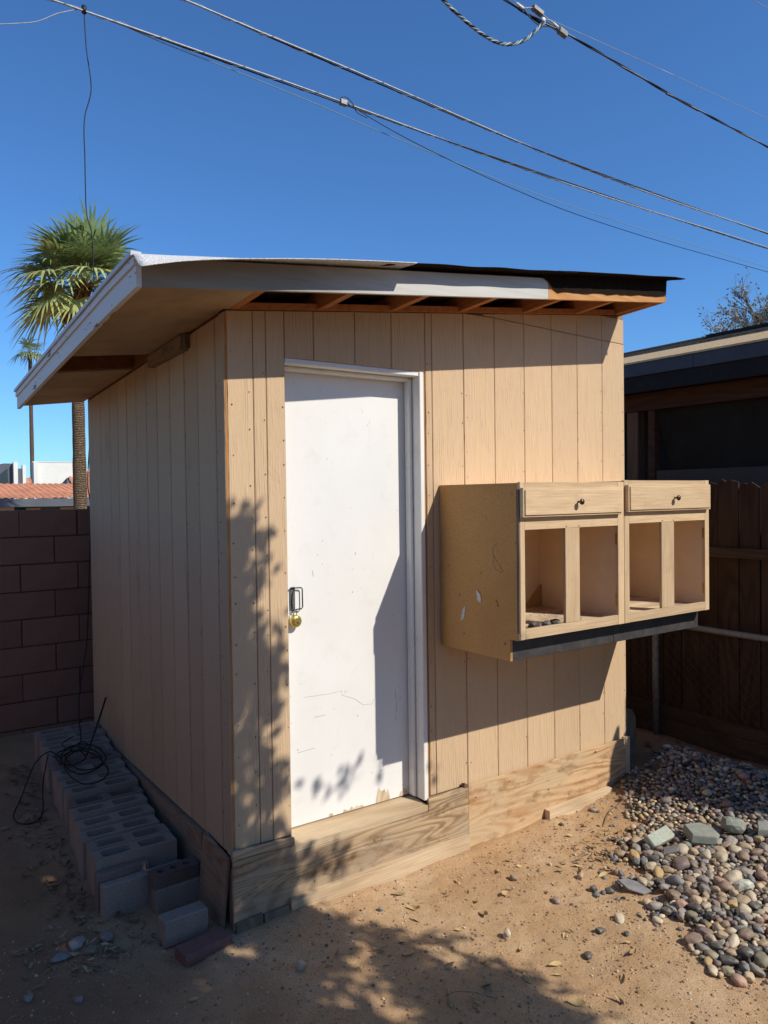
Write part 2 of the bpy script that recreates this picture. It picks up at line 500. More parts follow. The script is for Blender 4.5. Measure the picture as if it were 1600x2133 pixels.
def mk_screen():
    t = NT('dark_shade_cloth')
    wv = t.wave(t.mp((1, 1, 1)), 22.0, 0.6, 2, 1, 'Y')
    n = t.noise(t.mp((1.5,) * 3), 1.0, 4)
    c = t.ramp(wv, [(0.2, (0.022, 0.015, 0.009)), (0.8, (0.038, 0.027, 0.018))])
    c = t.mix(t.ramp(n, [(0.4, 0), (0.7, 0.5)]), c, (0.042, 0.038, 0.03))
    return t.done(c, 0.9, t.bump(wv, 0.4, 0.004), spec=0.1)


M['screen'] = mk_screen()
M['stucco_dark'] = simple('grey_speckled_stucco', (0.085, 0.068, 0.055), 0.8, 190, 0.5)
M['drip_tan'] = simple('tan_roof_edge_strip', (0.58, 0.41, 0.22), 0.15, 40, 0.3)


def mk_shingle():
    t = NT('brown_asphalt_shingle')
    a = t.noise(t.mp((6, 22, 22)), 1.0, 4, 0.7)
    b = t.noise(t.mp((90,) * 3), 1.0, 3, 0.7)
    c = t.ramp(a, [(0.3, (0.13, 0.095, 0.07)), (0.6, (0.30, 0.235, 0.18)), (0.8, (0.45, 0.37, 0.29))])
    c = t.mix(1.0, c, t.ramp(b, [(0.3, 0.6), (0.7, 1.3)]), 'MULTIPLY')
    return t.done(c, 0.95, t.bump(b, 0.6, 0.004), spec=0.1)


M['shingle'] = mk_shingle()
M['tile'] = simple('terracotta_roof_tile', (0.52, 0.235, 0.135), 0.22, 1.6, 0.2, rndv=0.1)
M['stucco_white'] = simple('white_stucco', (0.72, 0.70, 0.63), 0.05, 2.0, 0.1)
M['stucco_tan'] = simple('tan_stucco', (0.42, 0.36, 0.27), 0.1, 2.0, 0.1)
M['slate_wall'] = simple('dark_grey_stucco', (0.10, 0.11, 0.125), 0.1, 2.0, 0.1)
M['glass'] = simple('dark_window_glass', (0.02, 0.025, 0.035), 0.1, 2.0, 0, rough=0.1, spec=0.6)
M['brickfar'] = simple('tan_brick', (0.5, 0.34, 0.24), 0.2, 9.0, 0.1)


def mk_palmtrunk():
    t = NT('palm_trunk_bark')
    v = t.wave(t.mp((1, 1, 1)), 7.0, 5.0, 3, 2, 'Z')
    n = t.noise(t.mp((20, 20, 14)), 1.0, 4, 0.7)
    c = t.ramp(n, [(0.3, (0.13, 0.085, 0.05)), (0.7, (0.33, 0.235, 0.15))])
    c = t.mix(t.ramp(v, [(0.0, 0.6), (0.4, 0)]), c, (0.06, 0.04, 0.025))
    return t.done(c, 0.95, t.bump(t.math('ADD', v, n), 1.0, 0.05), spec=0.1)


M['palmtrunk'] = mk_palmtrunk()
M['palmboot'] = simple('palm_leaf_bases', (0.17, 0.075, 0.035), 0.5, 12, 0.5, rndv=0.5)


def mk_leafmat(name, c, c2, trans=0.25, rndv=0.25, scale=3.0):
    t = NT(name)
    n = t.noise(t.mp((scale,) * 3), 1.0, 3)
    col = t.ramp(n, [(0.3, c), (0.7, c2)])
    if rndv:
        rr = t.math('MULTIPLY_ADD', t.rnd(), rndv)
        t.t.nodes[-1].inputs[2].default_value = 1 - rndv / 2
        col = t.mix(1.0, col, rr, 'MULTIPLY')
    m = t.done(col, 0.5, None, spec=0.35)
    tr = t.t.nodes.new("ShaderNodeBsdfTranslucent")
    t.lk(col, tr.inputs[0])
    mx = t.t.nodes.new("ShaderNodeMixShader")
    mx.inputs[0].default_value = trans
    out = t.t.nodes["Material Output"]
    t.lk(t.b.outputs[0], mx.inputs[1])
    t.lk(tr.outputs[0], mx.inputs[2])
    t.lk(mx.outputs[0], out.inputs[0])
    return m


M['frond'] = mk_leafmat('palm_frond_green', (0.12, 0.19, 0.055), (0.32, 0.38, 0.15), 0.3, 0.8)
M['frond_pale'] = mk_leafmat('palm_frond_yellow_green', (0.36, 0.40, 0.11), (0.52, 0.54, 0.22), 0.25, 0.3)
M['treeleaf'] = mk_leafmat('grey_green_leaves', (0.20, 0.20, 0.12), (0.32, 0.29, 0.20), 0.2, 0)
M['treeleaf2'] = mk_leafmat('green_tree_leaves', (0.05, 0.085, 0.025), (0.09, 0.13, 0.04), 0.15, 0)
M['treebark'] = simple('grey_bark', (0.16, 0.125, 0.095), 0.3, 20, 0.6)


# ------------------------------------------------------------------ mesh helpers
class MB:
    def __init__(s):
        s.v = []
        s.f = []
        s.tint = None

    def add(s, vs, fs):
        o = len(s.v)
        s.v.extend([tuple(v) for v in vs])
        s.f.extend([tuple(i + o for i in f) for f in fs])

    def hexa(s, p):
        """8 points: bottom ring 0-3 counter-clockwise seen from above, top ring 4-7"""
        s.add(p, [(3, 2, 1, 0), (4, 5, 6, 7), (0, 1, 5, 4), (1, 2, 6, 5), (2, 3, 7, 6), (3, 0, 4, 7)])

    def box(s, x0, x1, y0, y1, z0, z1):
        s.hexa([(x0, y0, z0), (x1, y0, z0), (x1, y1, z0), (x0, y1, z0),
                (x0, y0, z1), (x1, y0, z1), (x1, y1, z1), (x0, y1, z1)])

    def cbox(s, x0, x1, y0, y1, z0, z1, c=0.004):
        """box with chamfered edges"""
        xs, ys, zs = (x0, x1), (y0, y1), (z0, z1)
        sg = (1, -1)
        idx = {}
        vs = []
        for i in (0, 1):
            for j in (0, 1):
                for k in (0, 1):
                    for a in range(3):
                        p = [xs[i], ys[j], zs[k]]
                        for b, q in enumerate((i, j, k)):
                            if b != a:
                                p[b] += sg[q] * c
                        idx[(i, j, k, a)] = len(vs)
                        vs.append(p)
        fs = []
        for a in range(3):
            b, d = (a + 1) % 3, (a + 2) % 3
            for q in (0, 1):
                ring = []
                for (bb, dd) in ((0, 0), (1, 0), (1, 1), (0, 1)):
                    t = [0, 0, 0]
                    t[a], t[b], t[d] = q, bb, dd
                    ring.append(idx[(*t, a)])
                fs.append(ring if q else ring[::-1])
        for a in range(3):            # edges along axis a
            b, d = (a + 1) % 3, (a + 2) % 3
            for bb in (0, 1):
                for dd in (0, 1):
                    t0 = [0, 0, 0]
                    t0[b], t0[d] = bb, dd
                    t1 = list(t0)
                    t1[a] = 1
                    r = [idx[(*t0, b)], idx[(*t1, b)], idx[(*t1, d)], idx[(*t0, d)]]
                    fs.append(r if (bb == dd) else r[::-1])
        for i in (0, 1):
            for j in (0, 1):
                for k in (0, 1):
                    r = [idx[(i, j, k, 0)], idx[(i, j, k, 1)], idx[(i, j, k, 2)]]
                    fs.append(r if (i + j + k) % 2 else r[::-1])
        s.add(vs, fs)

    def slab(s, poly, plane, front, depth, c=0.003):
        """plank from a 2-D outline. plane 'Y': poly=(x,z), front face at y=front looking -y;
        plane 'X': poly=(y,z), front face at x=front looking -x. Front edges chamfered by c."""
        n = len(poly)
        cx = sum(p[0] for p in poly) / n
        cz = sum(p[1] for p in poly) / n
        inn = []
        for (a, b) in poly:
            da = c if a < cx else -c
            db = c if b < cz else -c
            inn.append((a + da, b + db))
        rings = [(inn, front), (poly, front + c), (poly, front + depth)]
        vs = []
        for pl, d in rings:
            for (a, b) in pl:
                vs.append((a, d, b) if plane == 'Y' else (d, a, b))
        fs = []
        f0 = list(range(n))
        fs.append(f0)
        for r in range(2):
            for i in range(n):
                j = (i + 1) % n
                fs.append((r * n + i, (r + 1) * n + i, (r + 1) * n + j, r * n + j))
        fs.append([2 * n + i for i in reversed(range(n))])
        s.add(vs, fs)

    def tube(s, pts, r, n=6, cap=True, r1=None):
        pts = [Vector(p) for p in pts]
        m = len(pts)
        o = len(s.v)
        up = Vector((0.13, 0.21, 0.97))
        vs = []
        for i, p in enumerate(pts):
            t = (pts[min(i + 1, m - 1)] - pts[max(i - 1, 0)])
            if t.length < 1e-9:
                t = Vector((0, 0, 1))
            t.normalize()
            a = t.cross(up)
            if a.length < 0.15:
                a = t.cross(Vector((1, 0, 0.1)))
            a.normalize()
            b = a.cross(t)
            if isinstance(r, (list, tuple)):
                rr = r[i]
            else:
                rr = r if r1 is None else r + (r1 - r) * i / max(1, m - 1)
            for k in range(n):
                an = 2 * pi * k / n
                vs.append(p + a * (cos(an) * rr) + b * (sin(an) * rr))
        fs = []
        for i in range(m - 1):
            for k in range(n):
                k2 = (k + 1) % n
                fs.append((i * n + k, i * n + k2, (i + 1) * n + k2, (i + 1) * n + k))
        if cap:
            fs.append(list(reversed(range(n))))
            fs.append([(m - 1) * n + k for k in range(n)])
        s.add(vs, fs)

    def xf(s, mat):
        s.v = [tuple(mat @ Vector(v)) for v in s.v]
        return s

    def mesh(s, name, mat, smooth=False):
        me = bpy.data.meshes.new(name)
        me.from_pydata(s.v, [], s.f)
        if mat:
            me.materials.append(mat)
        if smooth:
            me.polygons.foreach_set('use_smooth', [True] * len(me.polygons))
        if s.tint is not None:
            at = me.color_attributes.new('tint', 'FLOAT_COLOR', 'POINT')
            buf = []
            for c in s.tint:
                buf.extend((c[0], c[1], c[2], 1.0))
            at.data.foreach_set('color', buf)
        me.update()
        return me

    def build(s, name, mat, parent=None, smooth=False, loc=None):
        o = bpy.data.objects.new(name, s.mesh(name, M[mat] if isinstance(mat, str) else mat, smooth))
        COL.objects.link(o)
        if loc is not None:
            o.location = loc
        if parent is not None:
            o.parent = parent
            if loc is None and parent.parent is None:
                o.matrix_parent_inverse = Matrix.Translation(parent.location).inverted() if parent.type == 'EMPTY' else Matrix()
        return o


def empty(name, loc=(0, 0, 0)):
    o = bpy.data.objects.new(name, None)
    o.empty_display_size = 0.1
    o.location = loc
    COL.objects.link(o)
    return o


def tag(o, label=None, cat=None, group=None, kind=None):
    if label:
        o['label'] = label
    if cat:
        o['category'] = cat
    if group:
        o['group'] = group
    if kind:
        o['kind'] = kind
    return o


def smooth01(t):
    t = max(0.0, min(1.0, t))
    return t * t * (3 - 2 * t)


# ------------------------------------------------------------------ ground
def terrain(x, y):
    z = 0.0
    z += 0.25 * smooth01((y - 0.15) / 2.8) * (1 - smooth01((x - 0.5) / 1.0)) if y > 0 else 0
    z += 0.19 * smooth01((x - 2.15) / 1.15)
    return z


HEAP = [(1.90, -0.60), (2.02, -0.44), (2.3, -0.33), (2.62, 0.0), (3.05, -0.02), (3.37, 0.02), (3.37, -2.4), (1.9, -2.4), (1.5, -1.62), (1.43, -1.36), (1.56, -1.14), (1.66, -0.98), (1.74, -0.80)]


def inpoly(x, y, P):
    r = False
    n = len(P)
    j = n - 1
    for i in range(n):
        xi, yi = P[i]
        xj, yj = P[j]
        if (yi > y) != (yj > y) and x < (xj - xi) * (y - yi) / (yj - yi) + xi:
            r = not r
        j = i
    return r


def edge_dist(x, y, P):
    d = 9e9
    for i in range(len(P)):
        ax, ay = P[i]
        bx, by = P[(i + 1) % len(P)]
        dx, dy = bx - ax, by - ay
        t = max(0, min(1, ((x - ax) * dx + (y - ay) * dy) / (dx * dx + dy * dy)))
        d = min(d, math.hypot(x - ax - t * dx, y - ay - t * dy))
    return d


def heap(x, y):
    if not inpoly(x, y, HEAP):
        return 0.0
    return 0.045 * smooth01(edge_dist(x, y, HEAP) / 0.34)


def dirt_noise(x, y):
    return 0.020 * mn.noise((x * 1.7, y * 1.7, 0)) + 0.009 * mn.noise((x * 6, y * 6, 3)) + 0.005 * mn.noise((x * 17, y * 17, 5))


def gz(x, y):
    # a little soil has drifted up against the foot of the shed
    bank = 0.0
    if -0.2 < x < 3.0 and -0.5 < y < 0.2:
        bank = (0.014 + 0.012 * mn.noise((x * 5, 0.5, 9))) * math.exp(-((y + 0.07) / 0.06) ** 2)
    return terrain(x, y) + dirt_noise(x, y) + bank


def axis(lo, hi, st, far):
    a = [lo + i * st for i in range(int((hi - lo) / st) + 1)]
    d, p = st, a[-1]
    while p < far:
        d *= 1.35
        p += d
        a.append(p)
    d, p = st, a[0]
    pre = []
    while p > -far:
        d *= 1.35
        p -= d
        pre.append(p)
    return pre[::-1] + a


gx = axis(-1.6, 3.9, 0.022, 900)
gy = axis(-2.3, 3.2, 0.022, 900)
g = MB()
for y in gy:
    for x in gx:
        near = 1.0 if (-3 < x < 6 and -4 < y < 5) else 0.0
        g.v.append((x, y, (gz(x, y) if near else terrain(max(-3, min(6, x)), max(-4, min(5, y)))) - (0.0 if near else 0.01)))
nx = len(gx)
for j in range(len(gy) - 1):
    for i in range(nx - 1):
        a = j * nx + i
        g.f.append((a, a + 1, a + nx + 1, a + nx))
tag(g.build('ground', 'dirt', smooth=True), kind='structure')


# ------------------------------------------------------------------ shed
def rz(x, y=0.0):
    """underside of the roof framing"""
    return 2.812 + 0.1165 * x - 0.055 * y


shed = empty('shed', (0, 0, 0))
tag(shed, 'tan plank-sided shed with a sloping roof, white door and plywood skirt', 'shed')
TH = 0.014


def add_board(poly, plane, front, mat, name='siding_board', depth=TH, c=0.003, parent=shed):
    b = MB()
    b.slab(poly, plane, front, depth, c)
    return b.build(name, mat, parent)


GAP = 0.0016


def fboard(x0, x1, z0a, z0b=None, top=None, front=0.0, mat='siding'):
    a, b = x0 + GAP, x1 - GAP
    z0b = z0a if z0b is None else z0b
    if top is None:
        ta, tb = rz(a) - 0.002, rz(b) - 0.002
    else:
        ta, tb = top(a), top(b)
    add_board([(a, z0a), (b, z0b), (b, tb), (a, ta)], 'Y', front, mat)


def diag(x):
    return 2.981 + (x - 1.555) * (2.945 - 2.981) / (2.795 - 1.555)


fboard(0.008, 0.137, 0.362)
fboard(0.137, 0.203, 0.361)
fboard(0.203, 0.300, 0.360)
for a, b in ((0.300, 0.458), (0.458, 0.695), (0.695, 0.92), (0.92, 1.141)):
    fboard(a, b, 2.628)
fboard(1.141, 1.186, 0.346)
fboard(1.186, 1.41, 0.346)
RB = [1.41, 1.642, 1.88, 2.114, 2.343, 2.581, 2.802]
for i in range(6):
    a, b = RB[i], RB[i + 1]
    if b < 1.6:
        fboard(a, b, 0.345)
        continue
    fboard(a, b, 0.344 if i < 3 else 0.340, top=lambda x: min(diag(x), rz(x)) - 0.0015, front=-0.0015)
    ta = max(a, 1.56)
    add_board([(ta + GAP, diag(ta) + 0.0015), (b - GAP, diag(b) + 0.0015), (b - GAP, min(rz(b), 3.105) - 0.002 if b > 2.7 else rz(b) - 0.002), (ta + GAP, rz(ta) - 0.002)],
              'Y', 0.0005, 'siding')

# sheathing behind the boards (shows in the grooves), with the doorway left open
b = MB()
for (x0, x1, z0, z1f) in ((0.006, 0.302, 0.30, None), (1.139, 2.80, 0.30, None), (0.302, 1.139, 2.632, None)):
    b.hexa([(x0, 0.0075, z0), (x1, 0.0075, z0), (x1, 0.05, z0), (x0, 0.05, z0),
            (x0, 0.0075, rz(x0) - 0.004), (x1, 0.0075, rz(x1) - 0.004), (x1, 0.05, rz(x1) - 0.004), (x0, 0.05, rz(x0) - 0.004)])
b.build('sheathing', 'groove', shed)

# left side wall, seen in shade
SB = [0.0545, 0.115, 0.335, 0.518, 0.73, 0.938, 1.121, 1.309, 1.5, 1.684, 1.869, 2.09, 2.314, 2.42]


def syf(y):
    return 2.806 - 0.055 * y


for i in range(len(SB) - 1):
    a, bb = SB[i] + .0042, SB[i + 1] - .0042
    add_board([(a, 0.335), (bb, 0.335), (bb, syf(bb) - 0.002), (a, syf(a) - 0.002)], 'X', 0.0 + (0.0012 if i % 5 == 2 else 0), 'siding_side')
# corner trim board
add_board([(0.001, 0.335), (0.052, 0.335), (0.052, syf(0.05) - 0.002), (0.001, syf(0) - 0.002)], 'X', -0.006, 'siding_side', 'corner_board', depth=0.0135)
b = MB()
b.box(0.0095, 0.05, 0.052, 2.415, 0.30, 2.66)
b.build('sheathing', 'dark', shed)
# bare orange stud edge peeping out at the corner
b = MB()
b.box(-0.0005, 0.0075, -0.0005, 0.020, 0.37, 2.80)
b.build('bare_stud_edge', 'orange_wood', shed)
# rear and right walls
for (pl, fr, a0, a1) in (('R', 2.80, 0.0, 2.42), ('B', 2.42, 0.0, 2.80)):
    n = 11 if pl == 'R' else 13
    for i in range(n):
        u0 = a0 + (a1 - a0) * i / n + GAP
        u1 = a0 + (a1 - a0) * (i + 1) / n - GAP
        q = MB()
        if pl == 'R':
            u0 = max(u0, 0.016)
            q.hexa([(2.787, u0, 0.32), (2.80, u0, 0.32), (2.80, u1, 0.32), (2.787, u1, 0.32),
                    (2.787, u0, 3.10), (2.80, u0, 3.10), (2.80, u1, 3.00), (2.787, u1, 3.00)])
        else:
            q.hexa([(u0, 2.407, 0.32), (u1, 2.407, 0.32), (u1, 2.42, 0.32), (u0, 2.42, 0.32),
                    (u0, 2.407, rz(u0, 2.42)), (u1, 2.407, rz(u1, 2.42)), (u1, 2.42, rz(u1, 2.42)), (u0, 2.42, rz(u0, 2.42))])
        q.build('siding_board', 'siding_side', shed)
b = MB()
b.box(2.775, 2.786, 0.02, 2.40, 0.3, 2.98)
b.box(0.06, 2.77, 2.395, 2.406, 0.3, 2.66)
b.box(0.06, 2.77, 0.06, 2.39, 0.25, 0.30)
b.build('sheathing', 'dark', shed)

# nail heads along the board edges
nl = MB()
rr = random.Random(3)


def nailhead(x, y, z, r, plane):
    n = 6
    if plane == 'Y':
        vs = [(x + r * cos(k * pi / 3), y, z + r * 1.3 * sin(k * pi / 3)) for k in range(n)] + [(x, y - 0.0015, z)]
    else:
        vs = [(x, y + r * cos(k * pi / 3), z + r * 1.3 * sin(k * pi / 3)) for k in range(n)] + [(x - 0.0015, y, z)]
    nl.add(vs, [(k, (k + 1) % n, n) for k in range(n)])


for xg in (0.03, 0.118, 0.19, 0.288, 1.155, 1.397, 1.43, 1.87, 2.35, 2.57, 2.785):
    z = 0.45 + rr.random() * 0.1
    while z < 2.7:
        nailhead(xg + rr.uniform(-.004, .004), -0.0022, z, rr.uniform(0.0022, 0.0036), 'Y')
        z += rr.uniform(0.11, 0.26)
for yg in (0.075, 0.105, 0.35, 0.50, 0.75, 1.10, 1.33, 1.88):
    z = 0.45 + rr.random() * 0.1
    while z < 2.6:
        nailhead(-0.0012, yg + rr.uniform(-.004, .004), z, rr.uniform(0.0025, 0.004), 'X')
        z += rr.uniform(0.08, 0.3)
tag(nl.build('nail_head', 'nail', shed), kind='stuff')

# ---- doorway
fr = empty('door_frame')
fr.parent = shed


def sub(mb, name, mat, par, smooth=False):
    o = mb.build(name, mat, None, smooth)
    o.parent = par
    return o


b = MB(); b.cbox(1.098, 1.126, -0.004, 0.14, 0.33, 2.626, 0.003); sub(b, 'jamb', 'frame_white', fr)
b = MB(); b.cbox(1.080, 1.0975, 0.060, 0.114, 0.335, 2.600, 0.006); sub(b, 'door_stop', 'frame_white', fr)
b = MB(); b.cbox(0.302, 1.0975, 0.002, 0.14, 2.602, 2.6265, 0.003); sub(b, 'head_jamb', 'frame_white', fr)
b = MB(); b.cbox(0.302, 1.0795, 0.060, 0.114, 2.583, 2.601, 0.005); sub(b, 'door_stop', 'frame_white', fr)
b = MB(); b.box(0.20, 0.30, 0.052, 0.155, 0.33, 2.6); sub(b, 'jamb', 'frame_white', fr)
b = MB(); b.box(1.1275, 1.1385, 0.006, 0.12, 0.33, 2.74); b.build('bare_stud_edge', 'orange_wood', shed)

door = empty('door'); door.parent = shed
b = MB(); b.cbox(0.304, 1.0965, 0.118, 0.152, 0.333, 2.598, 0.003)
sub(b, 'door_leaf', 'door', door)
# bare wood where the paint has come off along the bottom
rr = random.Random(11)


def jag(x0, x1, z0, hts, y):
    q = MB()
    n = len(hts) - 1
    vs = []
    for i, h in enumerate(hts):
        x = x0 + (x1 - x0) * i / n
        vs.append((x, y, z0)); vs.append((x, y, z0 + h))
    vs2 = [(v[0], v[1] + 0.0012, v[2]) for v in vs]
    fs = [(2 * i, 2 * i + 2, 2 * i + 3, 2 * i + 1) for i in range(n)]
    q.add(vs, fs)
    return q


def hts(n, a, b):
    h = [rr.uniform(a, b) for _ in range(n)]
    h[0] *= 0.2; h[-1] *= 0.2
    return h


for (x0, x1, a, c) in ((0.865, 0.955, 0.03, 0.085), (1.02, 1.075, 0.02, 0.045), (0.70, 0.79, 0.008, 0.028), (0.575, 0.60, 0.006, 0.02), (0.66, 0.70, 0.004, 0.016)):
    q = jag(x0, x1, 0.336, hts(9, a, c), 0.1168)
    sub(q, 'bare_patch', 'splinter', door)
# hairline cracks in the paint
for pts in ([(0.44, 0.97), (0.60, 0.965), (0.66, 0.97), (0.665, 0.945), (0.74, 0.915), (0.79, 0.875), (0.85, 0.87), (0.865, 0.895)],
            [(0.345, 1.335), (0.36, 1.33), (0.365, 1.32)], [(0.50, 0.86), (0.56, 0.862)], [(0.40, 0.70), (0.50, 0.705)],
            [(0.50, 1.60), (0.505, 1.57)], [(1.00, 0.92), (1.003, 0.87)], [(1.01, 0.86), (1.006, 0.80)], [(1.0, 0.78), (1.0, 0.76)]):
    q = MB(); q.tube([(p[0], 0.1176, p[1]) for p in pts], 0.0009 if len(pts) > 3 else 0.0013, 4)
    sub(q, 'paint_crack', 'crack', door)
# hasp
hasp = empty('hasp', (0.006, 0.019, 0)); hasp.parent = shed
b = MB(); b.cbox(0.362, 0.390, 0.091, 0.0975, 1.412, 1.522, 0.0015); sub(b, 'hasp_plate', 'steel', hasp)
b = MB()
b.tube([(0.384, 0.089, 1.524), (0.364, 0.087, 1.523), (0.362, 0.087, 1.520)], 0.004, 6)
b.tube([(0.366, 0.088, 1.520), (0.392, 0.085, 1.522), (0.420, 0.083, 1.521), (0.4255, 0.083, 1.515), (0.4265, 0.083, 1.424),
        (0.420, 0.083, 1.417), (0.392, 0.085, 1.415), (0.366, 0.088, 1.409)], 0.0032, 8)
sub(b, 'wire_handle', 'black_iron', hasp, True)
b = MB()
b.tube([(0.386, 0.089, 1.515), (0.372, 0.088, 1.49), (0.370, 0.088, 1.45), (0.372, 0.088, 1.42)], 0.0028, 6)
sub(b, 'latch_bar', 'black_iron', hasp, True)
for z in (1.506, 1.428):
    b = MB()
    b.add([(0.374 + 0.004 * cos(k), 0.0905, z + 0.004 * sin(k)) for k in [i * pi / 4 for i in range(8)]] + [(0.374, 0.088, z)], [(k, (k + 1) % 8, 8) for k in range(8)])
    sub(b, 'screw', 'steel', hasp)

pl = empty('padlock', (0.387, 0.092, 1.360))
tag(pl, 'round brass padlock hanging from the hasp on the white shed door', 'padlock')


def disc(mb, cx, cz, y0, y1, r, n=28, bev=0.003):
    vs = []
    for (y, q) in ((y0, r - bev), (y0 + bev, r), (y1 - bev, r), (y1, r - bev)):
        for k in range(n):
            a = 2 * pi * k / n
            vs.append((cx + q * cos(a), y, cz + q * sin(a)))
    fs = [tuple(range(n))]
    for i in range(3):
        for k in range(n):
            k2 = (k + 1) % n
            fs.append((i * n + k, (i + 1) * n + k, (i + 1) * n + k2, i * n + k2))
    fs.append(tuple(3 * n + k for k in reversed(range(n))))
    mb.add(vs, fs)


b = MB(); disc(b, 0, 0, -0.013, 0.013, 0.030, bev=0.006); b.build('lock_body', 'brass', pl, True, loc=(0, 0, 0))
b = MB(); disc(b, 0.004, -0.002, -0.0145, -0.0125, 0.019, bev=0.0008); b.build('lock_face', 'brass_dark', pl, False, loc=(0, 0, 0))
b = MB(); b.box(0.001, 0.007, -0.0155, -0.0147, -0.012, -0.002); b.build('keyhole', 'black_iron', pl, False, loc=(0, 0, 0))
b = MB(); b.tube([(-0.010, 0, 0.022), (-0.010, 0.002, 0.045), (-0.006, 0.003, 0.053), (0.004, 0.003, 0.053), (0.009, 0.002, 0.044), (0.004, 0, 0.022)], 0.0028, 8)
b.build('shackle', 'steel', pl, True, loc=(0, 0, 0))

# ---- skirt, sill and footing boards
b = MB(); b.hexa([(0.300, -0.030, 0.285), (1.104, -0.030, 0.285), (1.104, 0.18, 0.285), (0.300, 0.18, 0.285),
                  (0.300, -0.030, 0.317), (1.104, -0.030, 0.314), (1.104, 0.18, 0.330), (0.300, 0.18, 0.332)])
b.build('door_sill', 'timber', shed)
add_board([(-0.016, -0.01), (1.384, -0.01), (1.384, 0.352), (1.105, 0.346), (1.105, 0.2835), (0.299, 0.2835), (0.299, 0.322), (-0.016, 0.335)], 'Y', -0.034, 'plywood', 'skirt_panel', 0.016, 0.0015)
add_board([(-0.018, 0.337), (0.298, 0.324), (0.296, 0.357), (-0.018, 0.376)], 'Y', -0.036, 'plywood', 'skirt_panel', 0.02)
add_board([(1.3875, -0.01), (2.752, -0.01), (2.752, 0.356), (1.3875, 0.354)], 'Y', -0.030, 'plyorange', 'skirt_panel', 0.014, 0.0015)
b = MB(); b.box(-0.01, 2.75, -0.012, 0.03, 0.0, 0.28); b.build('rim_joist', 'oldwood', shed)
b = MB(); b.cbox(2.7535, 2.792, -0.036, 0.02, 0.055, 0.362, 0.002); b.build('end_block', 'endgrain', shed)
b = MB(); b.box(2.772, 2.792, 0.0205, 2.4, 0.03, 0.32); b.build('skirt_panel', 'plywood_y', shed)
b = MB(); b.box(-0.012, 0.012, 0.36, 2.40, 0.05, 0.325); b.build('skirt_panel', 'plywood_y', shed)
for (x0, x1, h0, h1, d) in ((-0.012, 0.118, 0.055, 0.062, 0.05), (0.128, 0.255, 0.052, 0.058, 0.052), (0.262, 1.368, 0.085, 0.094, 0.060), (1.985, 2.556, 0.078, 0.088, 0.075), (2.56, 2.80, 0.066, 0.07, 0.085)):
    b = MB()
    b.hexa([(x0, -d, -0.03), (x1, -d, -0.03), (x1, -0.0345, -0.03), (x0, -0.0345, -0.03),
            (x0, -d, h0), (x1, -d, h1), (x1, -0.0345, h1), (x0, -0.0345, h0)])
    b.build('footing_board', 'timber' if x0 > 0.2 else 'oldwood', shed)
b = MB(); b.hexa([(1.352, -0.036, 0.3525), (1.385, -0.04, 0.3525), (1.388, -0.01, 0.3525), (1.352, -0.008, 0.3525),
                  (1.356, -0.034, 0.378), (1.378, -0.038, 0.366), (1.380, -0.01, 0.364), (1.354, -0.01, 0.372)])
wc = b.build('wood_chip', 'postwood')
tag(wc, 'small reddish chip of wood lying on the skirt board right of the door', 'wood chip')
b = MB()
for (x, z, s) in ((2.45, 0.33, .005), (2.02, 0.19, .004), (1.7, 0.31, .003), (2.2, .12, .003), (0.75, .22, .003), (.4, .12, .003), (1.2, .25, .003), (1.44, .28, .003)):
    b.add([(x - s, -0.0349, z - s), (x + s, -0.0349, z - s), (x + s, -0.0349, z + s), (x - s, -0.0349, z + s), (x, -0.037, z)], [(0, 1, 4), (1, 2, 4), (2, 3, 4), (3, 0, 4)])
tag(b.build('nail_head', 'nail', shed), kind='stuff')

# loose plywood offcut leaning at the corner of the side wall
b = MB()
b.hexa([(-0.050, 0.035, -0.02), (-0.036, 0.035, -0.02), (-0.036, 0.325, -0.02), (-0.050, 0.325, -0.02),
        (-0.024, 0.008, 0.330), (-0.010, 0.008, 0.330), (-0.010, 0.300, 0.352), (-0.024, 0.306, 0.345)])
tag(b.build('plywood_offcut', 'plywood_y'), 'weathered plywood offcut leaning on the shed corner beside the pavers', 'board')

# ---- roof framing
roof = shed
FY = -0.35
BY = 2.52
for x in (0.045, 0.497, 0.93, 1.39, 1.88, 2.335, 2.725):
    b = MB()
    h = 0.085
    b.hexa([(x - 0.019, FY + 0.022, rz(x, FY + .022) + 0.002), (x + 0.019, FY + 0.022, rz(x, FY + .022) + 0.004), (x + 0.019, BY, rz(x, BY) + 0.004), (x - 0.019, BY, rz(x, BY) + 0.002),
            (x - 0.019, FY + 0.022, rz(x, 0) + h + .02), (x + 0.019, FY + 0.022, rz(x, 0) + h + .022), (x + 0.019, BY, rz(x, BY) + h), (x - 0.019, BY, rz(x, BY) + h)])
    b.build('rafter', 'rafter', shed)
# top plate over the front wall
b = MB()
b.hexa([(0.066, -0.012, rz(.066) + 0.001), (2.70, -0.012, rz(2.7) + 0.001), (2.70, 0.05, rz(2.7) + 0.001), (0.066, 0.05, rz(.066) + 0.001),
        (0.066, -0.012, rz(.066) + 0.032), (2.70, -0.012, rz(2.7) + 0.032), (2.70, 0.05, rz(2.7) + 0.032), (0.066, 0.05, rz(.066) + 0.032)])
b.build('top_plate', 'rafter', shed)
# deck
b = MB()
X0, X1 = -0.475, 2.745


def rt(x, y):
    return rz(x, y) + 0.106 + 0.004 * max(0, x) / 2.7


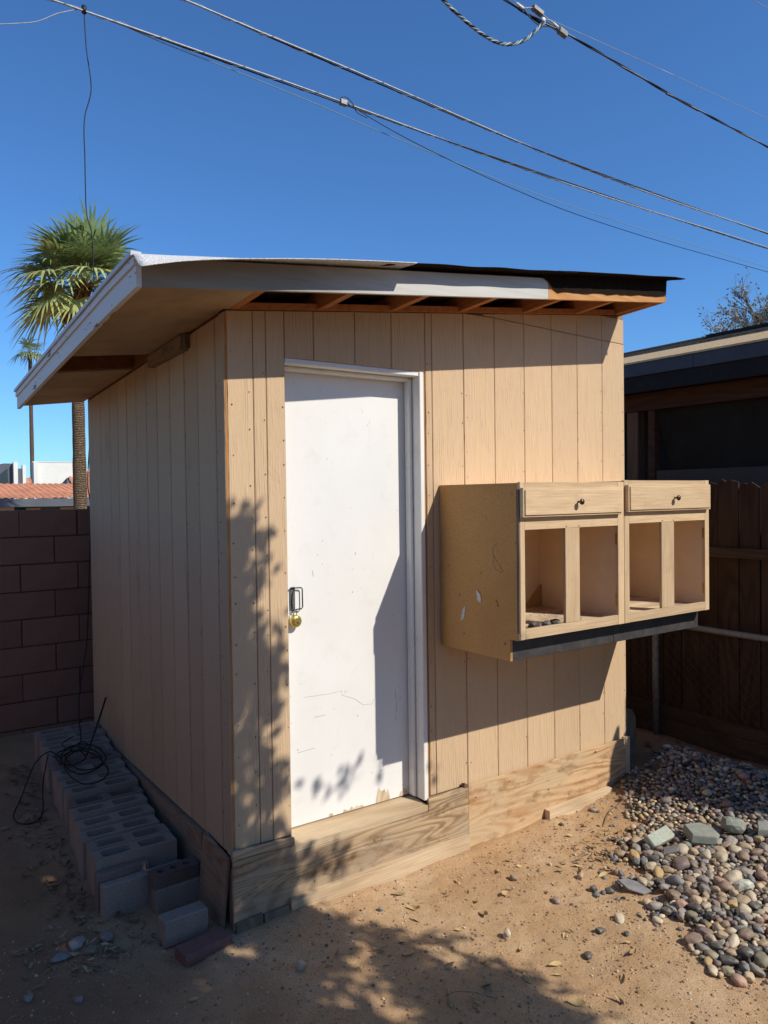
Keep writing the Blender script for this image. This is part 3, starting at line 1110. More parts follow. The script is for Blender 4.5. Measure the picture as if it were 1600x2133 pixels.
b.hexa([(X0, FY + .02, rt(X0, FY) - 0.010), (X1, FY + .02, rt(X1, FY) - 0.010), (X1, BY, rt(X1, BY) - 0.010), (X0 + .062, BY, rt(X0, BY) - 0.010),
        (X0, FY + .02, rt(X0, FY)), (X1, FY + .02, rt(X1, FY)), (X1, BY, rt(X1, BY)), (X0 + .062, BY, rt(X0, BY))])
b.build('roof_deck', 'deckwood', shed)


# soffit panels under the left overhang with a gap between them
def soffit(y0, y1, x0=-0.478, x1=-0.002, front=False):
    q = MB()
    if front:
        q.hexa([(x0, y0, rz(x0, y0) + .003), (0.022, y0, rz(0.022, y0) + .003), (0.022, y1, rz(0.022, y1) + .003), (x0, y1, rz(x0, y1) + .003),
                (x0, y0, rz(x0, y0) + .013), (0.022, y0, rz(0.022, y0) + .013), (0.022, y1, rz(0.022, y1) + .013), (x0, y1, rz(x0, y1) + .013)])
    else:
        xa, xb = x0 + .06 * max(0, y0) / BY, x0 + .06 * y1 / BY
        q.hexa([(xa, y0, rz(x0, y0) + .003), (x1, y0, rz(x1, y0) + .003), (x1, y1, rz(x1, y1) + .003), (xb, y1, rz(x0, y1) + .003),
                (xa, y0, rz(x0, y0) + .013), (x1, y0, rz(x1, y0) + .013), (x1, y1, rz(x1, y1) + .013), (xb, y1, rz(x0, y1) + .013)])
    q.build('soffit_panel', 'soffit', shed)


soffit(FY + 0.021, -0.002, front=True)
soffit(-0.001, 0.935)
soffit(1.375, BY - 0.005)
for y in (0.955, 1.36, 0.3):
    q = MB()
    q.hexa([(-0.475 + .06 * y / BY, y - .019, rz(-.475, y) + .0145), (-.004, y - .019, rz(0, y) + .0145), (-.004, y + .019, rz(0, y) + .0145), (-.475 + .06 * y / BY, y + .019, rz(-.475, y) + .0145),
            (-.475 + .06 * y / BY, y - .019, rt(-.475, y) - .012), (-.004, y - .019, rt(0, y) - .012), (-.004, y + .019, rt(0, y) - .012), (-.475 + .06 * y / BY, y + .019, rt(-.475, y) - .012)])
    q.build('lookout', 'deckwood', shed)
q = MB()
q.hexa([(0.0, .06, rz(0, .06)), (0.04, .06, rz(0, .06)), (0.04, 2.4, rz(0, 2.4)), (0.0, 2.4, rz(0, 2.4)),
        (0.0, .06, rt(0, .06) - .012), (0.02, .06, rt(0, .06) - .012), (0.02, 2.4, rt(0, 2.4) - .012), (0.0, 2.4, rt(0, 2.4) - .012)])
q.build('top_plate', 'deckwood', shed)
# batten nailed to the side wall under the soffit
b = MB(); b.hexa([(-0.040, 0.448, 2.705), (-0.0005, 0.448, 2.705), (-0.0005, 0.96, 2.690), (-0.040, 0.96, 2.690),
                  (-0.040, 0.448, 2.776), (-0.0005, 0.448, 2.776), (-0.0005, 0.96, 2.748), (-0.040, 0.96, 2.748)])
b.build('batten', 'plywood_y', shed)
b = MB(); b.box(-0.026, -0.0005, 0.425, 0.446, 2.712, 2.781); b.build('batten', 'oldwood', shed)


# fascias
def xstrip(x0, x1, y0, y1, za, zb, mat, name, n=1):
    q = MB()
    for i in range(n):
        a = x0 + (x1 - x0) * i / n
        c = x0 + (x1 - x0) * (i + 1) / n
        q.hexa([(a, y0, rz(a, FY) + za), (c, y0, rz(c, FY) + za), (c, y1, rz(c, FY) + za), (a, y1, rz(a, FY) + za),
                (a, y0, rz(a, FY) + zb), (c, y0, rz(c, FY) + zb), (c, y1, rz(c, FY) + zb), (a, y1, rz(a, FY) + zb)])
    return q.build(name, mat, shed)


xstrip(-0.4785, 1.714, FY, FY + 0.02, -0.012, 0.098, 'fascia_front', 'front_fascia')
xstrip(1.716, 2.745, FY, FY + 0.02, -0.013, 0.105, 'raw_fascia', 'front_fascia')['label'] = 'bare orange end length of the front fascia'
# torn black felt over the raw fascia end
rr = random.Random(5)
q = MB()
n = 26
for i in range(n + 1):
    x = 1.66 + (2.742 - 1.66) * i / n
    zl = 0.100 - smooth01((x - 1.66) / 0.12) * 0.075 + rr.uniform(-.004, .004)
    y = FY - 0.004 - 0.003 * rr.random()
    q.v += [(x, y, rz(x, FY) + zl), (x, y - 0.001, rz(x, FY) + 0.128)]
for i in range(n):
    q.f.append((2 * i, 2 * i + 2, 2 * i + 3, 2 * i + 1))
q.build('felt_flap', 'paper', shed)
q = MB()
q.hexa([(2.747, FY - .004, rz(2.75, FY) + .02), (2.753, FY - .004, rz(2.75, FY) + .045), (2.753, FY + .12, rz(2.75, FY) + .05), (2.747, FY + .12, rz(2.75, FY) + .03),
        (2.747, FY - .004, rz(2.75, FY) + .125), (2.760, FY - .004, rz(2.75, FY) + .125), (2.760, FY + .12, rz(2.75, FY) + .12), (2.747, FY + .12, rz(2.75, FY) + .12)])
q.build('felt_flap', 'paper', shed)
q = MB()
q.hexa([(2.7465, FY + .0, rz(2.745, FY) - .01), (2.7565, FY + .0, rz(2.745, FY) - .01), (2.7565, BY, rz(2.745, BY)), (2.7465, BY, rz(2.745, BY)),
        (2.7465, FY + .0, rz(2.745, FY) + .019), (2.7565, FY + .0, rz(2.745, FY) + .02), (2.7565, BY, rz(2.745, BY) + .1), (2.7465, BY, rz(2.745, BY) + .1)])
q.build('rake_board', 'raw_fascia', shed)


def ystrip(x0, x1, za, zb, mat, name, wob=0.0, y0=FY - 0.006, y1=BY, seed=1):
    q = MB()
    r2 = random.Random(seed)
    n = 14
    for i in range(n + 1):
        y = y0 + (y1 - y0) * i / n
        k = 1.0 - 0.0 * y
        zb_ = rz(-0.5, y)
        d = wob * (r2.random() - 0.5)
        # the edge runs in towards the wall a little at the back
        sx = 0.060 * max(0, y) / BY
        q.v += [(x0 + sx, y, zb_ + za + d * .3), (x1 + sx, y, zb_ + za + d * .3), (x1 + sx, y, zb_ + zb + d), (x0 + sx, y, zb_ + zb + d)]
    for i in range(n):
        a = i * 4
        for k in range(4):
            k2 = (k + 1) % 4
            q.f.append((a + k, a + 4 + k, a + 4 + k2, a + k2))
    q.f.append((0, 1, 2, 3))
    q.f.append((n * 4 + 3, n * 4 + 2, n * 4 + 1, n * 4))
    return q.build(name, mat, shed)


ystrip(-0.500, -0.4795, -0.014, 0.066, 'fascia_white', 'side_fascia')
ystrip(-0.509, -0.4795, 0.0675, 0.098, 'fascia_white', 'side_trim', 0.006, seed=4)
ystrip(-0.519, -0.479, 0.0995, 0.1165, 'drip', 'drip_edge', 0.003, seed=6)
# membrane: one sheet, its front edge curled down over the left half
ys = [-0.462, -0.43, -0.40, -0.37, -0.34, -0.30, -0.2, 0.0, 0.4, 1.0, 1.6, 2.2, BY + 0.02]
xs = [-0.512 + i * (0.74 + 0.512) / 40 for i in range(41)]


def droop(x):
    return 0.062 * math.exp(-(x + 0.5) / 0.30) + 0.010 * math.exp(-max(0, x) / 0.5)


q = MB()
for x in xs:
    for y in ys:
        ov = smooth01((-0.335 - y) / 0.13)
        z = rt(x, y) + 0.004 - droop(x) * ov - 0.010 * ov + 0.0012 * mn.noise((x * 5, y * 5, 1))
        z += 0.008 * smooth01((y + 0.3) / -0.1 + 0.0) * 0
        yy = y if y > -0.34 else y + 0.035 * smooth01((x + 0.2) / 0.0001) * 0
        q.v.append((x + 0.060 * max(0, yy) / BY * (1 - smooth01((x + .5) / .5)), yy, z))
ny = len(ys)
for i in range(len(xs) - 1):
    for j in range(ny - 1):
        a = i * ny + j
        q.f.append((a, a + ny, a + ny + 1, a + 1))
o = q.build('roof_membrane', 'membrane', shed, True)
md = o.modifiers.new('t', 'SOLIDIFY'); md.thickness = 0.004; md.offset = 1
# dark felt sheets lapped over towards the high end
for (xa, xb, lift, lbl_, nn_) in ((0.60, 1.86, 0.0050, 'dark felt sheet lapped over the middle of the roof', 30), (1.70, 2.775, 0.0100, 'dark felt sheet lapped over the high end of the roof', 26)):
    q = MB()
    xs2 = [xa + i * (xb - xa) / nn_ for i in range(nn_ + 1)]
    for x in xs2:
        for y in ys:
            ov = smooth01((-0.335 - y) / 0.13)
            e = smooth01((x - xa) / 0.12)
            yq = y if y > -.34 else -.34 + (y + .34) * .74
            z = rt(x, y) + lift + 0.003 * e - 0.010 * ov + 0.003 * ov * mn.noise((x * 5, 0, 4)) + 0.002 * mn.noise((x * 5, y * 5, 1))
            z -= 0.006 * (1 - e) * ov * (lift < .008)
            if xb > 2:
                z += 0.002 * smooth01((x - 2.4) / 0.3) * ov
            q.v.append((x + (0.065 * ov if x > 2.77 else 0), yq, z))
    for i in range(nn_):
        for j in range(ny - 1):
            a = i * ny + j
            q.f.append((a, a + ny, a + ny + 1, a + 1))
    o = q.build('roof_membrane', 'paper', shed, True)
    o['label'] = lbl_
    md = o.modifiers.new('t', 'SOLIDIFY'); md.thickness = 0.004; md.offset = 1

# ------------------------------------------------------------------ wall cabinets (old base units hung on the wall)
def cabinet(x0, x1, opens, dr, top, label, knob, first):
    t = empty('kitchen_cabinet', (x0, 0, 1.155))
    tag(t, label, 'cabinet', 'old kitchen cabinets hung on the shed wall')

    def P(mb, name, mat, par=None, smooth=False):
        o = mb.build(name, mat, None, smooth)
        o.parent = par or t
        if par is None:
            o.matrix_parent_inverse = Matrix.Translation(t.location).inverted()
        return o
    zf = 1.268
    F0, F1 = -0.61, -0.5915
    pth = 0.016
    # sides, with toe-kick notch
    for (xa, xb, mt) in ((x0, x0 + pth, 'particle' if first else 'cab_in'), (x1 - pth, x1, 'cab_in')):
        b = MB()
        nt = -0.5345 if (mt == 'particle') else -0.5195
        b.add([(xa, -0.004, 1.155), (xa, nt, 1.155), (xa, nt, 1.262), (xa, -0.5905, 1.262), (xa, -0.5905, top - .004), (xa, -0.004, top - .004),
               (xb, -0.004, 1.155), (xb, nt, 1.155), (xb, nt, 1.262), (xb, -0.5905, 1.262), (xb, -0.5905, top - .004), (xb, -0.004, top - .004)],
              [(0, 1, 2, 3, 4, 5), (11, 10, 9, 8, 7, 6)] + [(i, i + 6, (i + 1) % 6 + 6, (i + 1) % 6) for i in range(6)])
        P(b, 'side_panel', mt)
    xi, xj = x0 + pth + .0005, x1 - pth - .0005
    b = MB(); b.box(xi, xj, -0.012, -0.0045, 1.27, top - .005); P(b, 'back_panel', 'cab_in')
    b = MB(); b.box(xi, xj, -0.5905, -0.0125, 1.286, 1.300); P(b, 'cabinet_floor', 'cab_floor')
    b = MB(); b.box(xi, xj, -0.5905, -0.0125, top - .018, top - .006); P(b, 'top_panel', 'cab_in')
    b = MB(); b.box(xi, xj, -0.5905, -0.0125, 1.83, 1.838); P(b, 'drawer_bottom', 'cab_in')
    # face frame
    (a0, a1), (b0, b1), zt = opens
    for (xa, xb, za, zb) in ((x0, a0, zf, top), (b1, x1 - .001, zf, top)):
        b = MB(); b.cbox(xa, xb, F0, F1, za, zb, 0.0015); P(b, 'stile', 'oak_v')
    b = MB(); b.cbox(a1, b0, F0 + .001, F1, 1.3185, zt - .0005, 0.0015); P(b, 'mullion', 'oak_v')
    for (za, zb) in ((zf + 0.001, 1.318), (zt, dr[2] + 0.006), (dr[3] - 0.012, top - 0.001)):
        b = MB(); b.cbox(a0 + .0005, b1 - .0005, F0 + .0005, F1, za, zb, 0.0012); P(b, 'rail', 'oak')
    # drawer front with stepped edge
    b = MB(); b.cbox(dr[0], dr[1], -0.634, -0.6105, dr[2], dr[3], 0.002)
    d = P(b, 'drawer_front', 'oak')
    b = MB(); b.cbox(dr[0] + .010, dr[1] - .010, -0.641, -0.6342, dr[2] + .010, dr[3] - .010, 0.002)
    P(b, 'raised_field', 'oak', d)
    kx, kz = knob
    b = MB()
    prof = [(0.0055, -0.6300), (0.0048, -0.640), (0.0052, -0.645), (0.0125, -0.650), (0.0155, -0.655), (0.0145, -0.660), (0.009, -0.664), (0.0001, -0.6655)]
    n = 20
    for (r, y) in prof:
        y -= 0.011
        for k in range(n):
            b.v.append((kx + r * cos(2 * pi * k / n), y, kz + r * sin(2 * pi * k / n)))
    for i in range(len(prof) - 1):
        for k in range(n):
            k2 = (k + 1) % n
            b.f.append((i * n + k, (i + 1) * n + k, (i + 1) * n + k2, i * n + k2))
    P(b, 'knob', 'knob', d, True)
    # toe kick
    b = MB(); b.cbox(x0 + (.0165 if first else .0005), x1 - (.0 if first else .001), -0.5345, -0.520, 1.155, 1.2625, 0.0015)
    P(b, 'toe_kick', 'toe')
    b = MB(); b.box(xi, xj, -0.5905, -0.520, 1.2632, 1.2855); P(b, 'floor_cleat', 'toe')
    # hinges on the right-hand stile and pin holes
    for z in (1.725, 1.40):
        b = MB(); b.cbox(b1 + .0003 - .0035, b1 - .0002, -0.608, -0.592, z - .03, z + .03, 0.0008); P(b, 'hinge', 'hinge')
    b = MB()
    for (hx) in (a1 + .006, b0 - .006):
        b.add([(hx + .004 * cos(k * pi / 3), F0 - .0006, zt + .008 + .004 * sin(k * pi / 3)) for k in range(6)], [tuple(range(6))])
    P(b, 'screw_hole', 'nail')
    if first:   # corner brace inside
        b = MB(); b.add([(xj - .14, -0.028, 1.3005), (xj - .004, -0.028, 1.3005), (xj - .004, -0.028, 1.43), (xj - .14, -0.013, 1.3005), (xj - .004, -0.013, 1.3005), (xj - .004, -0.013, 1.43)],
                        [(0, 1, 2), (5, 4, 3), (0, 3, 4, 1), (1, 4, 5, 2), (2, 5, 3, 0)]); P(b, 'corner_brace', 'particle')
    return t, P


cabA, PA = cabinet(1.225, 2.001, ((1.256, 1.541), (1.647, 1.950), 1.796), (1.222, 1.958, 1.857, 1.999), 2.027,
                   'old oak kitchen cabinet beside the door with brown bare side panel and black stones inside', (1.600, 1.927), True)
cabB, PB = cabinet(2.003, 2.790, ((2.044, 2.330), (2.446, 2.748), 1.803), (2.008, 2.768, 1.866, 2.012), 2.037,
                   'old oak kitchen cabinet jutting past the shed corner, empty inside', (2.405, 1.938), False)
# grey edge strip, torn paper and pencil scribble on the bare side panel
b = MB(); b.box(1.2175, 1.2245, -0.6085, -0.592, 1.30, 1.99); PA(b, 'edge_strip', 'oldwood')
rr = random.Random(21)


def patch(cy, cz, ry, rz_, n=11, tilt=0.3):
    b = MB()
    for k in range(n):
        a = 2 * pi * k / n
        q_ = rr.uniform(0.7, 1.1)
        dy, dz = ry * q_ * cos(a), rz_ * q_ * sin(a)
        b.v.append((1.2242 - 0.0006 - 0.004 * rr.random(), cy + dy + dz * tilt, cz + dz))
    b.v.append((1.2240, cy, cz))
    for k in range(n):
        b.f.append((k, (k + 1) % n, n))
    return b


PA(patch(-0.193, 1.350, 0.012, 0.042, tilt=-.3), 'paper_scrap', 'paperwhite')
PA(patch(-0.314, 1.452, 0.018, 0.032), 'paper_scrap', 'paperwhite')
b = MB()
b.tube([(1.2243, -0.455 + 0.035 * sin(t_ * 1.0), 1.66 + 0.075 * cos(t_ * 0.5 + .4)) for t_ in [i * 0.35 for i in range(26)]], 0.0006, 4)
PA(b, 'pencil_scribble', 'pencil')


# ------------------------------------------------------------------ stones
def ico(sub_=2):
    t = (1 + sqrt(5)) / 2
    v = [Vector(p).normalized() for p in ((-1, t, 0), (1, t, 0), (-1, -t, 0), (1, -t, 0), (0, -1, t), (0, 1, t), (0, -1, -t), (0, 1, -t), (t, 0, -1), (t, 0, 1), (-t, 0, -1), (-t, 0, 1))]
    f = [(0, 11, 5), (0, 5, 1), (0, 1, 7), (0, 7, 10), (0, 10, 11), (1, 5, 9), (5, 11, 4), (11, 10, 2), (10, 7, 6), (7, 1, 8), (3, 9, 4), (3, 4, 2), (3, 2, 6), (3, 6, 8), (3, 8, 9), (4, 9, 5), (2, 4, 11), (6, 2, 10), (8, 6, 7), (9, 8, 1)]
    for _ in range(sub_):
        c = {}
        nf = []

        def mid(a, b):
            k = (min(a, b), max(a, b))
            if k not in c:
                c[k] = len(v)
                v.append(((v[a] + v[b]) / 2).normalized())
            return c[k]
        for (a, b, d) in f:
            x, y, z = mid(a, b), mid(b, d), mid(d, a)
            nf += [(a, x, z), (b, y, x), (d, z, y), (x, y, z)]
        f = nf
    return v, f


ICO1 = ico(1)
ICO2 = ico(2)
ICO0 = ico(0)


def stone_verts(src, seed, rough=0.16, ang=0.0):
    out = []
    for p in src[0]:
        k = 1 + rough * mn.noise(p * 0.9 + Vector((seed * 7.3, seed, 2))) + 0.4 * rough * mn.noise(p * 2.2 + Vector((seed, 5, seed * 3.1)))
        q = p * k
        if ang:
            q = Vector([max(-1 + ang * .5, min(1 - ang * .5, c)) for c in q])
        out.append(q)
    return out


PEB = []
for s in range(9):
    vs = stone_verts(ICO2, s + 1, 0.34 + 0.05 * (s % 4), 0.34 if s in (2, 6) else 0.0)
    PEB.append(vs)
peb_mesh = {}


def pebble_mesh(var, colr):
    k = (var, colr)
    if k not in peb_mesh:
        b = MB()
        b.add(PEB[var], ICO2[1])
        peb_mesh[k] = b.mesh('pebble', M['stone_' + colr], True)
    return peb_mesh[k]


def place_pebble(x, y, z, sx, sy, sz, colr, rotz, tilt=0.0, name='pebble', var=None):
    o = bpy.data.objects.new(name, pebble_mesh(random.randrange(9) if var is None else var, colr))
    o.location = (x, y, z)
    o.scale = (sx, sy, sz)
    o.rotation_euler = (tilt * random.uniform(-1, 1), tilt * random.uniform(-1, 1), rotz)
    COL.objects.link(o)
    return o


# named slabs and bigger stones in the heap
def rock(name, pts_or_box, mat, loc, rot, label, cat='stone', group=None):
    b = pts_or_box
    o = b.build(name, mat, None)
    o.location = loc
    o.rotation_euler = rot
    tag(o, label, cat, group)
    return o


def prism(poly, h, c=0.006, seed=0):
    """flat stone: polygon footprint with a slightly smaller chamfered top"""
    b = MB()
    n = len(poly)
    cx = sum(p[0] for p in poly) / n
    cy = sum(p[1] for p in poly) / n
    r_ = random.Random(seed)
    for (z, k) in ((0, 0.96), (h * .25, 1.0), (h - c, 0.98), (h, 0.93)):
        for (x, y) in poly:
            b.v.append((cx + (x - cx) * k + r_.uniform(-.001, .001), cy + (y - cy) * k + r_.uniform(-.001, .001), z + r_.uniform(-.001, .001)))
    for r in range(3):
        for i in range(n):
            j = (i + 1) % n
            b.f.append((r * n + i, r * n + j, (r + 1) * n + j, (r + 1) * n + i))
    b.f.append(tuple(reversed(range(n))))
    b.f.append(tuple(3 * n + i for i in range(n)))
    return b


def hz(x, y):
    return gz(x, y) + heap(x, y)


BIG = []       # keep-out circles for the pebbles


def big(x, y, r):
    BIG.append((x, y, r))


# pale green brick-like slab, tilted; its tipped side faces the door
rock('flat_stone', prism([(-0.085, -0.035), (0.075, -0.04), (0.09, -0.03), (0.088, 0.034), (-0.08, 0.036)], 0.045, seed=1), 'slab_green',
     (2.20, -0.66, hz(2.2, -.66) + 0.022), (radians(38), radians(-8), radians(-3)), 'pale green oblong slab stone propped up at the near edge of the pebble heap')
big(2.20, -0.67, 0.07)
rock('flat_stone', prism([(-0.075, -0.06), (0.05, -0.085), (0.085, -0.055), (0.08, 0.03), (0.03, 0.065), (-0.07, 0.05)], 0.055, seed=2), 'slab_teal',
     (2.375, -0.80, hz(2.375, -.8) + 0.018), (radians(8), radians(3), radians(-28)), 'chunky grey-green cut stone with a clipped corner beside the pale slab')
big(2.375, -0.80, 0.085)
_pk = MB(); _pk.add([Vector((p.x * .085 * (1 - .35 * max(0, p.z)), p.y * .058, p.z * .045 + .03)) for p in stone_verts(ICO1, 61, 0.5, 0.5)], ICO1[1])
rock('flat_stone', _pk, 'slab_teal',
     (2.545, -0.90, hz(2.545, -.9) + 0.016), (radians(14), radians(5), radians(-40)), 'rough peaked grey-green stone at the edge of the fence shade')
big(2.545, -0.90, 0.07)
rock('flat_stone', prism([(-0.08, -0.04), (0.06, -0.05), (0.08, 0.02), (-0.05, 0.045)], 0.04, seed=4), 'slab_teal',
     (2.63, -1.06, hz(2.63, -1.06) + 0.014), (radians(8), radians(-5), radians(-40)), 'grey-green slab stone at the right edge of the photo')
big(2.63, -1.06, 0.06)
rock('flat_stone', prism([(-0.075, -0.012), (-0.02, -0.042), (0.055, -0.03), (0.085, 0.012), (0.01, 0.035), (-0.05, 0.025)], 0.009, 0.003, seed=5), 'slate',
     (1.735, -0.855, hz(1.735, -.855) + 0.022), (radians(14), radians(12), radians(-62)), 'flat blue-grey slate shard at the left edge of the pebble heap')
big(1.735, -0.855, 0.055)
rock('flat_stone', prism([(-0.05, -0.02), (0.03, -0.03), (0.06, 0.01), (-0.02, 0.03)], 0.008, 0.003, seed=6), 'slate',
     (2.13, -0.79, hz(2.13, -.79) + 0.03), (radians(10), radians(-16), radians(-30)), 'small dark slate shard below the chunky grey-green stone')
for (nm, x, y, sx, sy, sz, mt, lb) in (
        ('pebble', 2.06, -0.90, .052, .045, .028, 'purple', 'large flat purple-grey pebble in the middle of the heap'),
        ('pebble', 1.93, -0.86, .040, .026, .024, 'ochre', 'yellow lumpy pebble left of the large purple one'),
        ('pebble', 2.14, -1.14, .045, .040, .030, 'cream', 'cream ridged lump of stone near the right edge'),
        ('pebble', 1.90, -1.33, .034, .030, .026, 'cream', 'round cream pebble near the lower right edge'),
        ('pebble', 1.76, -1.10, .030, .022, .020, 'pink', 'salmon pink angular pebble in the heap'),
        ('pebble', 1.56, -1.46, .042, .030, .019, 'dark', 'large flat black pebble at the front tip of the heap'),
        ('pebble', 1.65, -1.55, .036, .034, .022, 'olive', 'olive round pebble at the front right corner of the heap'),
        ('pebble', 2.02, -1.17, .036, .032, .028, 'brown', 'round brown pebble below the pale quartz lump')):
    o = place_pebble(x, y, hz(x, y) + sz * .75, sx, sy, sz, mt, random.uniform(-1, 1), 0.2)
    tag(o, lb, 'pebble')
    big(x, y, max(sx, sy) * 0.9)
b = MB(); b.add(stone_verts(ICO1, 44, 0.5), ICO1[1])
o = b.build('pebble', 'quartz'); o.location = (2.10, -1.215, hz(2.1, -1.215) + .028); o.scale = (.046, .038, .033)
tag(o, 'clear pale quartz-like lump among the pebbles near the right edge', 'stone')
big(2.10, -1.215, .045)

COLW = ['grey'] * 9 + ['dark'] * 5 + ['brown'] * 4 + ['tan'] * 6 + ['cream'] * 6 + ['pink'] * 1 + ['purple'] * 2 + ['bluegrey'] * 4 + ['olive'] * 2 + ['ochre'] * 1
LBL = {'grey': 'smooth grey river pebble', 'dark': 'smooth black river pebble', 'brown': 'rounded brown river pebble', 'tan': 'rounded tan river pebble',
       'cream': 'rounded cream river pebble', 'pink': 'pinkish river pebble', 'purple': 'purplish river pebble', 'bluegrey': 'blue-grey river pebble',
       'olive': 'olive river pebble', 'ochre': 'yellow ochre river pebble'}
# dart-throw the visible top layer
pr = random.Random(42)
cells = {}


def far_ok(x, y, r, k=0.80):
    cx, cy = int(x / 0.08), int(y / 0.08)
    for i in (-1, 0, 1):
        for j in (-1, 0, 1):
            for (a, b_, q_) in cells.get((cx + i, cy + j), ()):
                if math.hypot(a - x, b_ - y) < (r + q_) * k:
                    return False
    for (a, b_, q_) in BIG:
        if math.hypot(a - x, b_ - y) < q_ + r * 0.6:
            return False
    return True


TOP = []
for rr_, tries in ((0.030, 1200), (0.024, 4000), (0.019, 12000), (0.014, 30000), (0.0105, 20000)):
    for _ in range(tries):
        x, y = pr.uniform(1.4, 3.37), pr.uniform(-2.0, 0.3)
        if not inpoly(x, y, HEAP):
            continue
        # only what the picture can show
        d = Vector((x, y, 0.1)) - Vector((-1.38782, -3.21846, 1.96341))
        if d.dot(CR) / d.dot(CW) > 0.53:
            continue
        back = smooth01((y + 0.72 + 0.35 * (x - 2.2)) / 0.25)
        if back > .5 and rr_ > .015 and pr.random() < .93:
            continue
        if back > .5 and rr_ <= .015 and pr.random() < .35:
            continue
        if rr_ > .02 and mn.noise((x * 3, y * 3, 8)) < -.1:
            continue
        ed_ = edge_dist(x, y, HEAP)
        if ed_ < .16 and mn.noise((x * 7, y * 7, 3)) > -.25 + ed_ * 3.2:
            continue
        r = rr_ * pr.uniform(0.80, 1.2)
        if far_ok(x, y, r):
            cells.setdefault((int(x / 0.08), int(y / 0.08)), []).append((x, y, r))
            TOP.append((x, y, r, d.dot(CW)))
TOP.sort(key=lambda t: -(t[2] / t[3]) * (1.0 if t[1] < -0.55 - 0.35 * (t[0] - 2.2) else 0.45))
stuff = MB(); stuff.tint = []


def stuff_pebble(x, y, r, col, lift=0.0):
    v = stone_verts(ICO1, pr.uniform(0, 90), 0.22)
    a = pr.uniform(0, pi)
    sx, sy, sz = r * pr.uniform(.95, 1.3), r * pr.uniform(.75, 1.0), r * pr.uniform(.5, .8)
    z = hz(x, y) + sz * 0.5 + lift
    tl = pr.uniform(-.4, .4)
    ca, sa = cos(a), sin(a)
    out = []
    for p in v:
        px, py, pz = p.x * sx, p.y * sy, p.z * sz + p.x * sx * tl
        out.append((x + px * ca - py * sa, y + px * sa + py * ca, z + pz))
    stuff.add(out, ICO1[1])
    stuff.tint += [col] * len(out)


N_IND = 285
MARKS = [((2.20, -.66), 'the pale green propped slab'), ((2.375, -.80), 'the chunky grey-green stone'), ((2.55, -.92), 'the peaked grey-green stone'), ((1.735, -.86), 'the slate shard'),
         ((2.06, -.92), 'the flat purple stone'), ((2.10, -1.20), 'the pale quartz lump'), ((1.56, -1.46), 'the flat black stone at the front tip'), ((1.90, -1.34), 'the round cream stone'),
         ((2.02, -1.17), 'the round brown stone'), ((1.76, -1.10), 'the salmon pink stone'), ((1.93, -.86), 'the yellow lumpy stone'), ((1.65, -1.55), 'the olive stone at the front')]


def pebble_label(x, y, r, el_, fl, c):
    size = 'tiny' if r < .0118 else 'small' if r < .0155 else 'medium' if r < .0205 else 'large' if r < .026 else 'very large'
    shape = 'oblong' if el_ > 1.55 else 'flattish' if fl < .68 else 'round' if el_ < 1.3 else 'oval'
    (mx, my), nm_ = min(MARKS, key=lambda m_: math.hypot(m_[0][0] - x, m_[0][1] - y))
    # seen from the camera
    dr = (x - mx) * 0.82 + (y - my) * -0.57
    df = (x - mx) * 0.57 + (y - my) * 0.82
    side = ('right of' if dr > 0 else 'left of') if abs(dr) > abs(df) * .8 else ('behind' if df > 0 else 'in front of')
    cn = {'dark': 'black', 'bluegrey': 'blue-grey', 'purple': 'purplish', 'pink': 'pinkish', 'ochre': 'yellow'}.get(c, c)
    dist = math.hypot(dr, df)
    near = 'just ' if dist < .10 else '' if dist < .25 else 'well '
    return '%s %s %s pebble %s%s %s' % (size, shape, cn, near, side, nm_)


for i, (x, y, r, dd) in enumerate(TOP):
    c = pr.choice(COLW)
    if x > 1.9 and pr.random() < .3:
        c = pr.choice(['brown', 'cream', 'grey', 'tan'])
    if i < N_IND:
        sx = r * pr.uniform(1.0, 1.35); sy = r * pr.uniform(.78, 1.0); sz = r * pr.uniform(.55, .82)
        o = place_pebble(x, y, hz(x, y) + sz * 0.62 + 0.002, sx, sy, sz, c, pr.uniform(0, pi), 0.35, var=pr.randrange(9))
        tag(o, pebble_label(x, y, r, sx / sy, sz / sy, c), 'pebble', 'pebbles heaped right of the shed')
    else:
        k = pr.uniform(.75, 1.2)
        stuff_pebble(x, y, r, scl(STONE[c], k), 0.002)
# filler underneath
for _ in range(6500):
    x, y = pr.uniform(1.4, 3.37), pr.uniform(-2.0, 0.3)
    if inpoly(x, y, HEAP) and (mn.noise((x * 7, y * 7, 3)) < -.15 + edge_dist(x, y, HEAP) * 4.5 or pr.random() < .25):
        stuff_pebble(x, y, pr.uniform(.004, .013), scl(STONE[pr.choice(COLW)], pr.uniform(.6, 1.0)), -0.006)
# sparse stray gravel along the heap's left edge
for _ in range(500):
    x, y = pr.uniform(1.5, 2.6), pr.uniform(-1.2, -0.1)
    dd = edge_dist(x, y, HEAP)
    if not inpoly(x, y, HEAP) and dd < 0.28 and pr.random() < (1 - dd / .28) ** 2 * .8:
        stuff_pebble(x, y, pr.uniform(.004, .012), scl(STONE[pr.choice(COLW)], pr.uniform(.7, 1.1)))
o = stuff.build('pebble_bed', 'pebble_stuff', None, True)
tag(o, 'mass of small mixed river pebbles under and behind the bigger ones beside the fence', 'pebbles', kind='stuff')

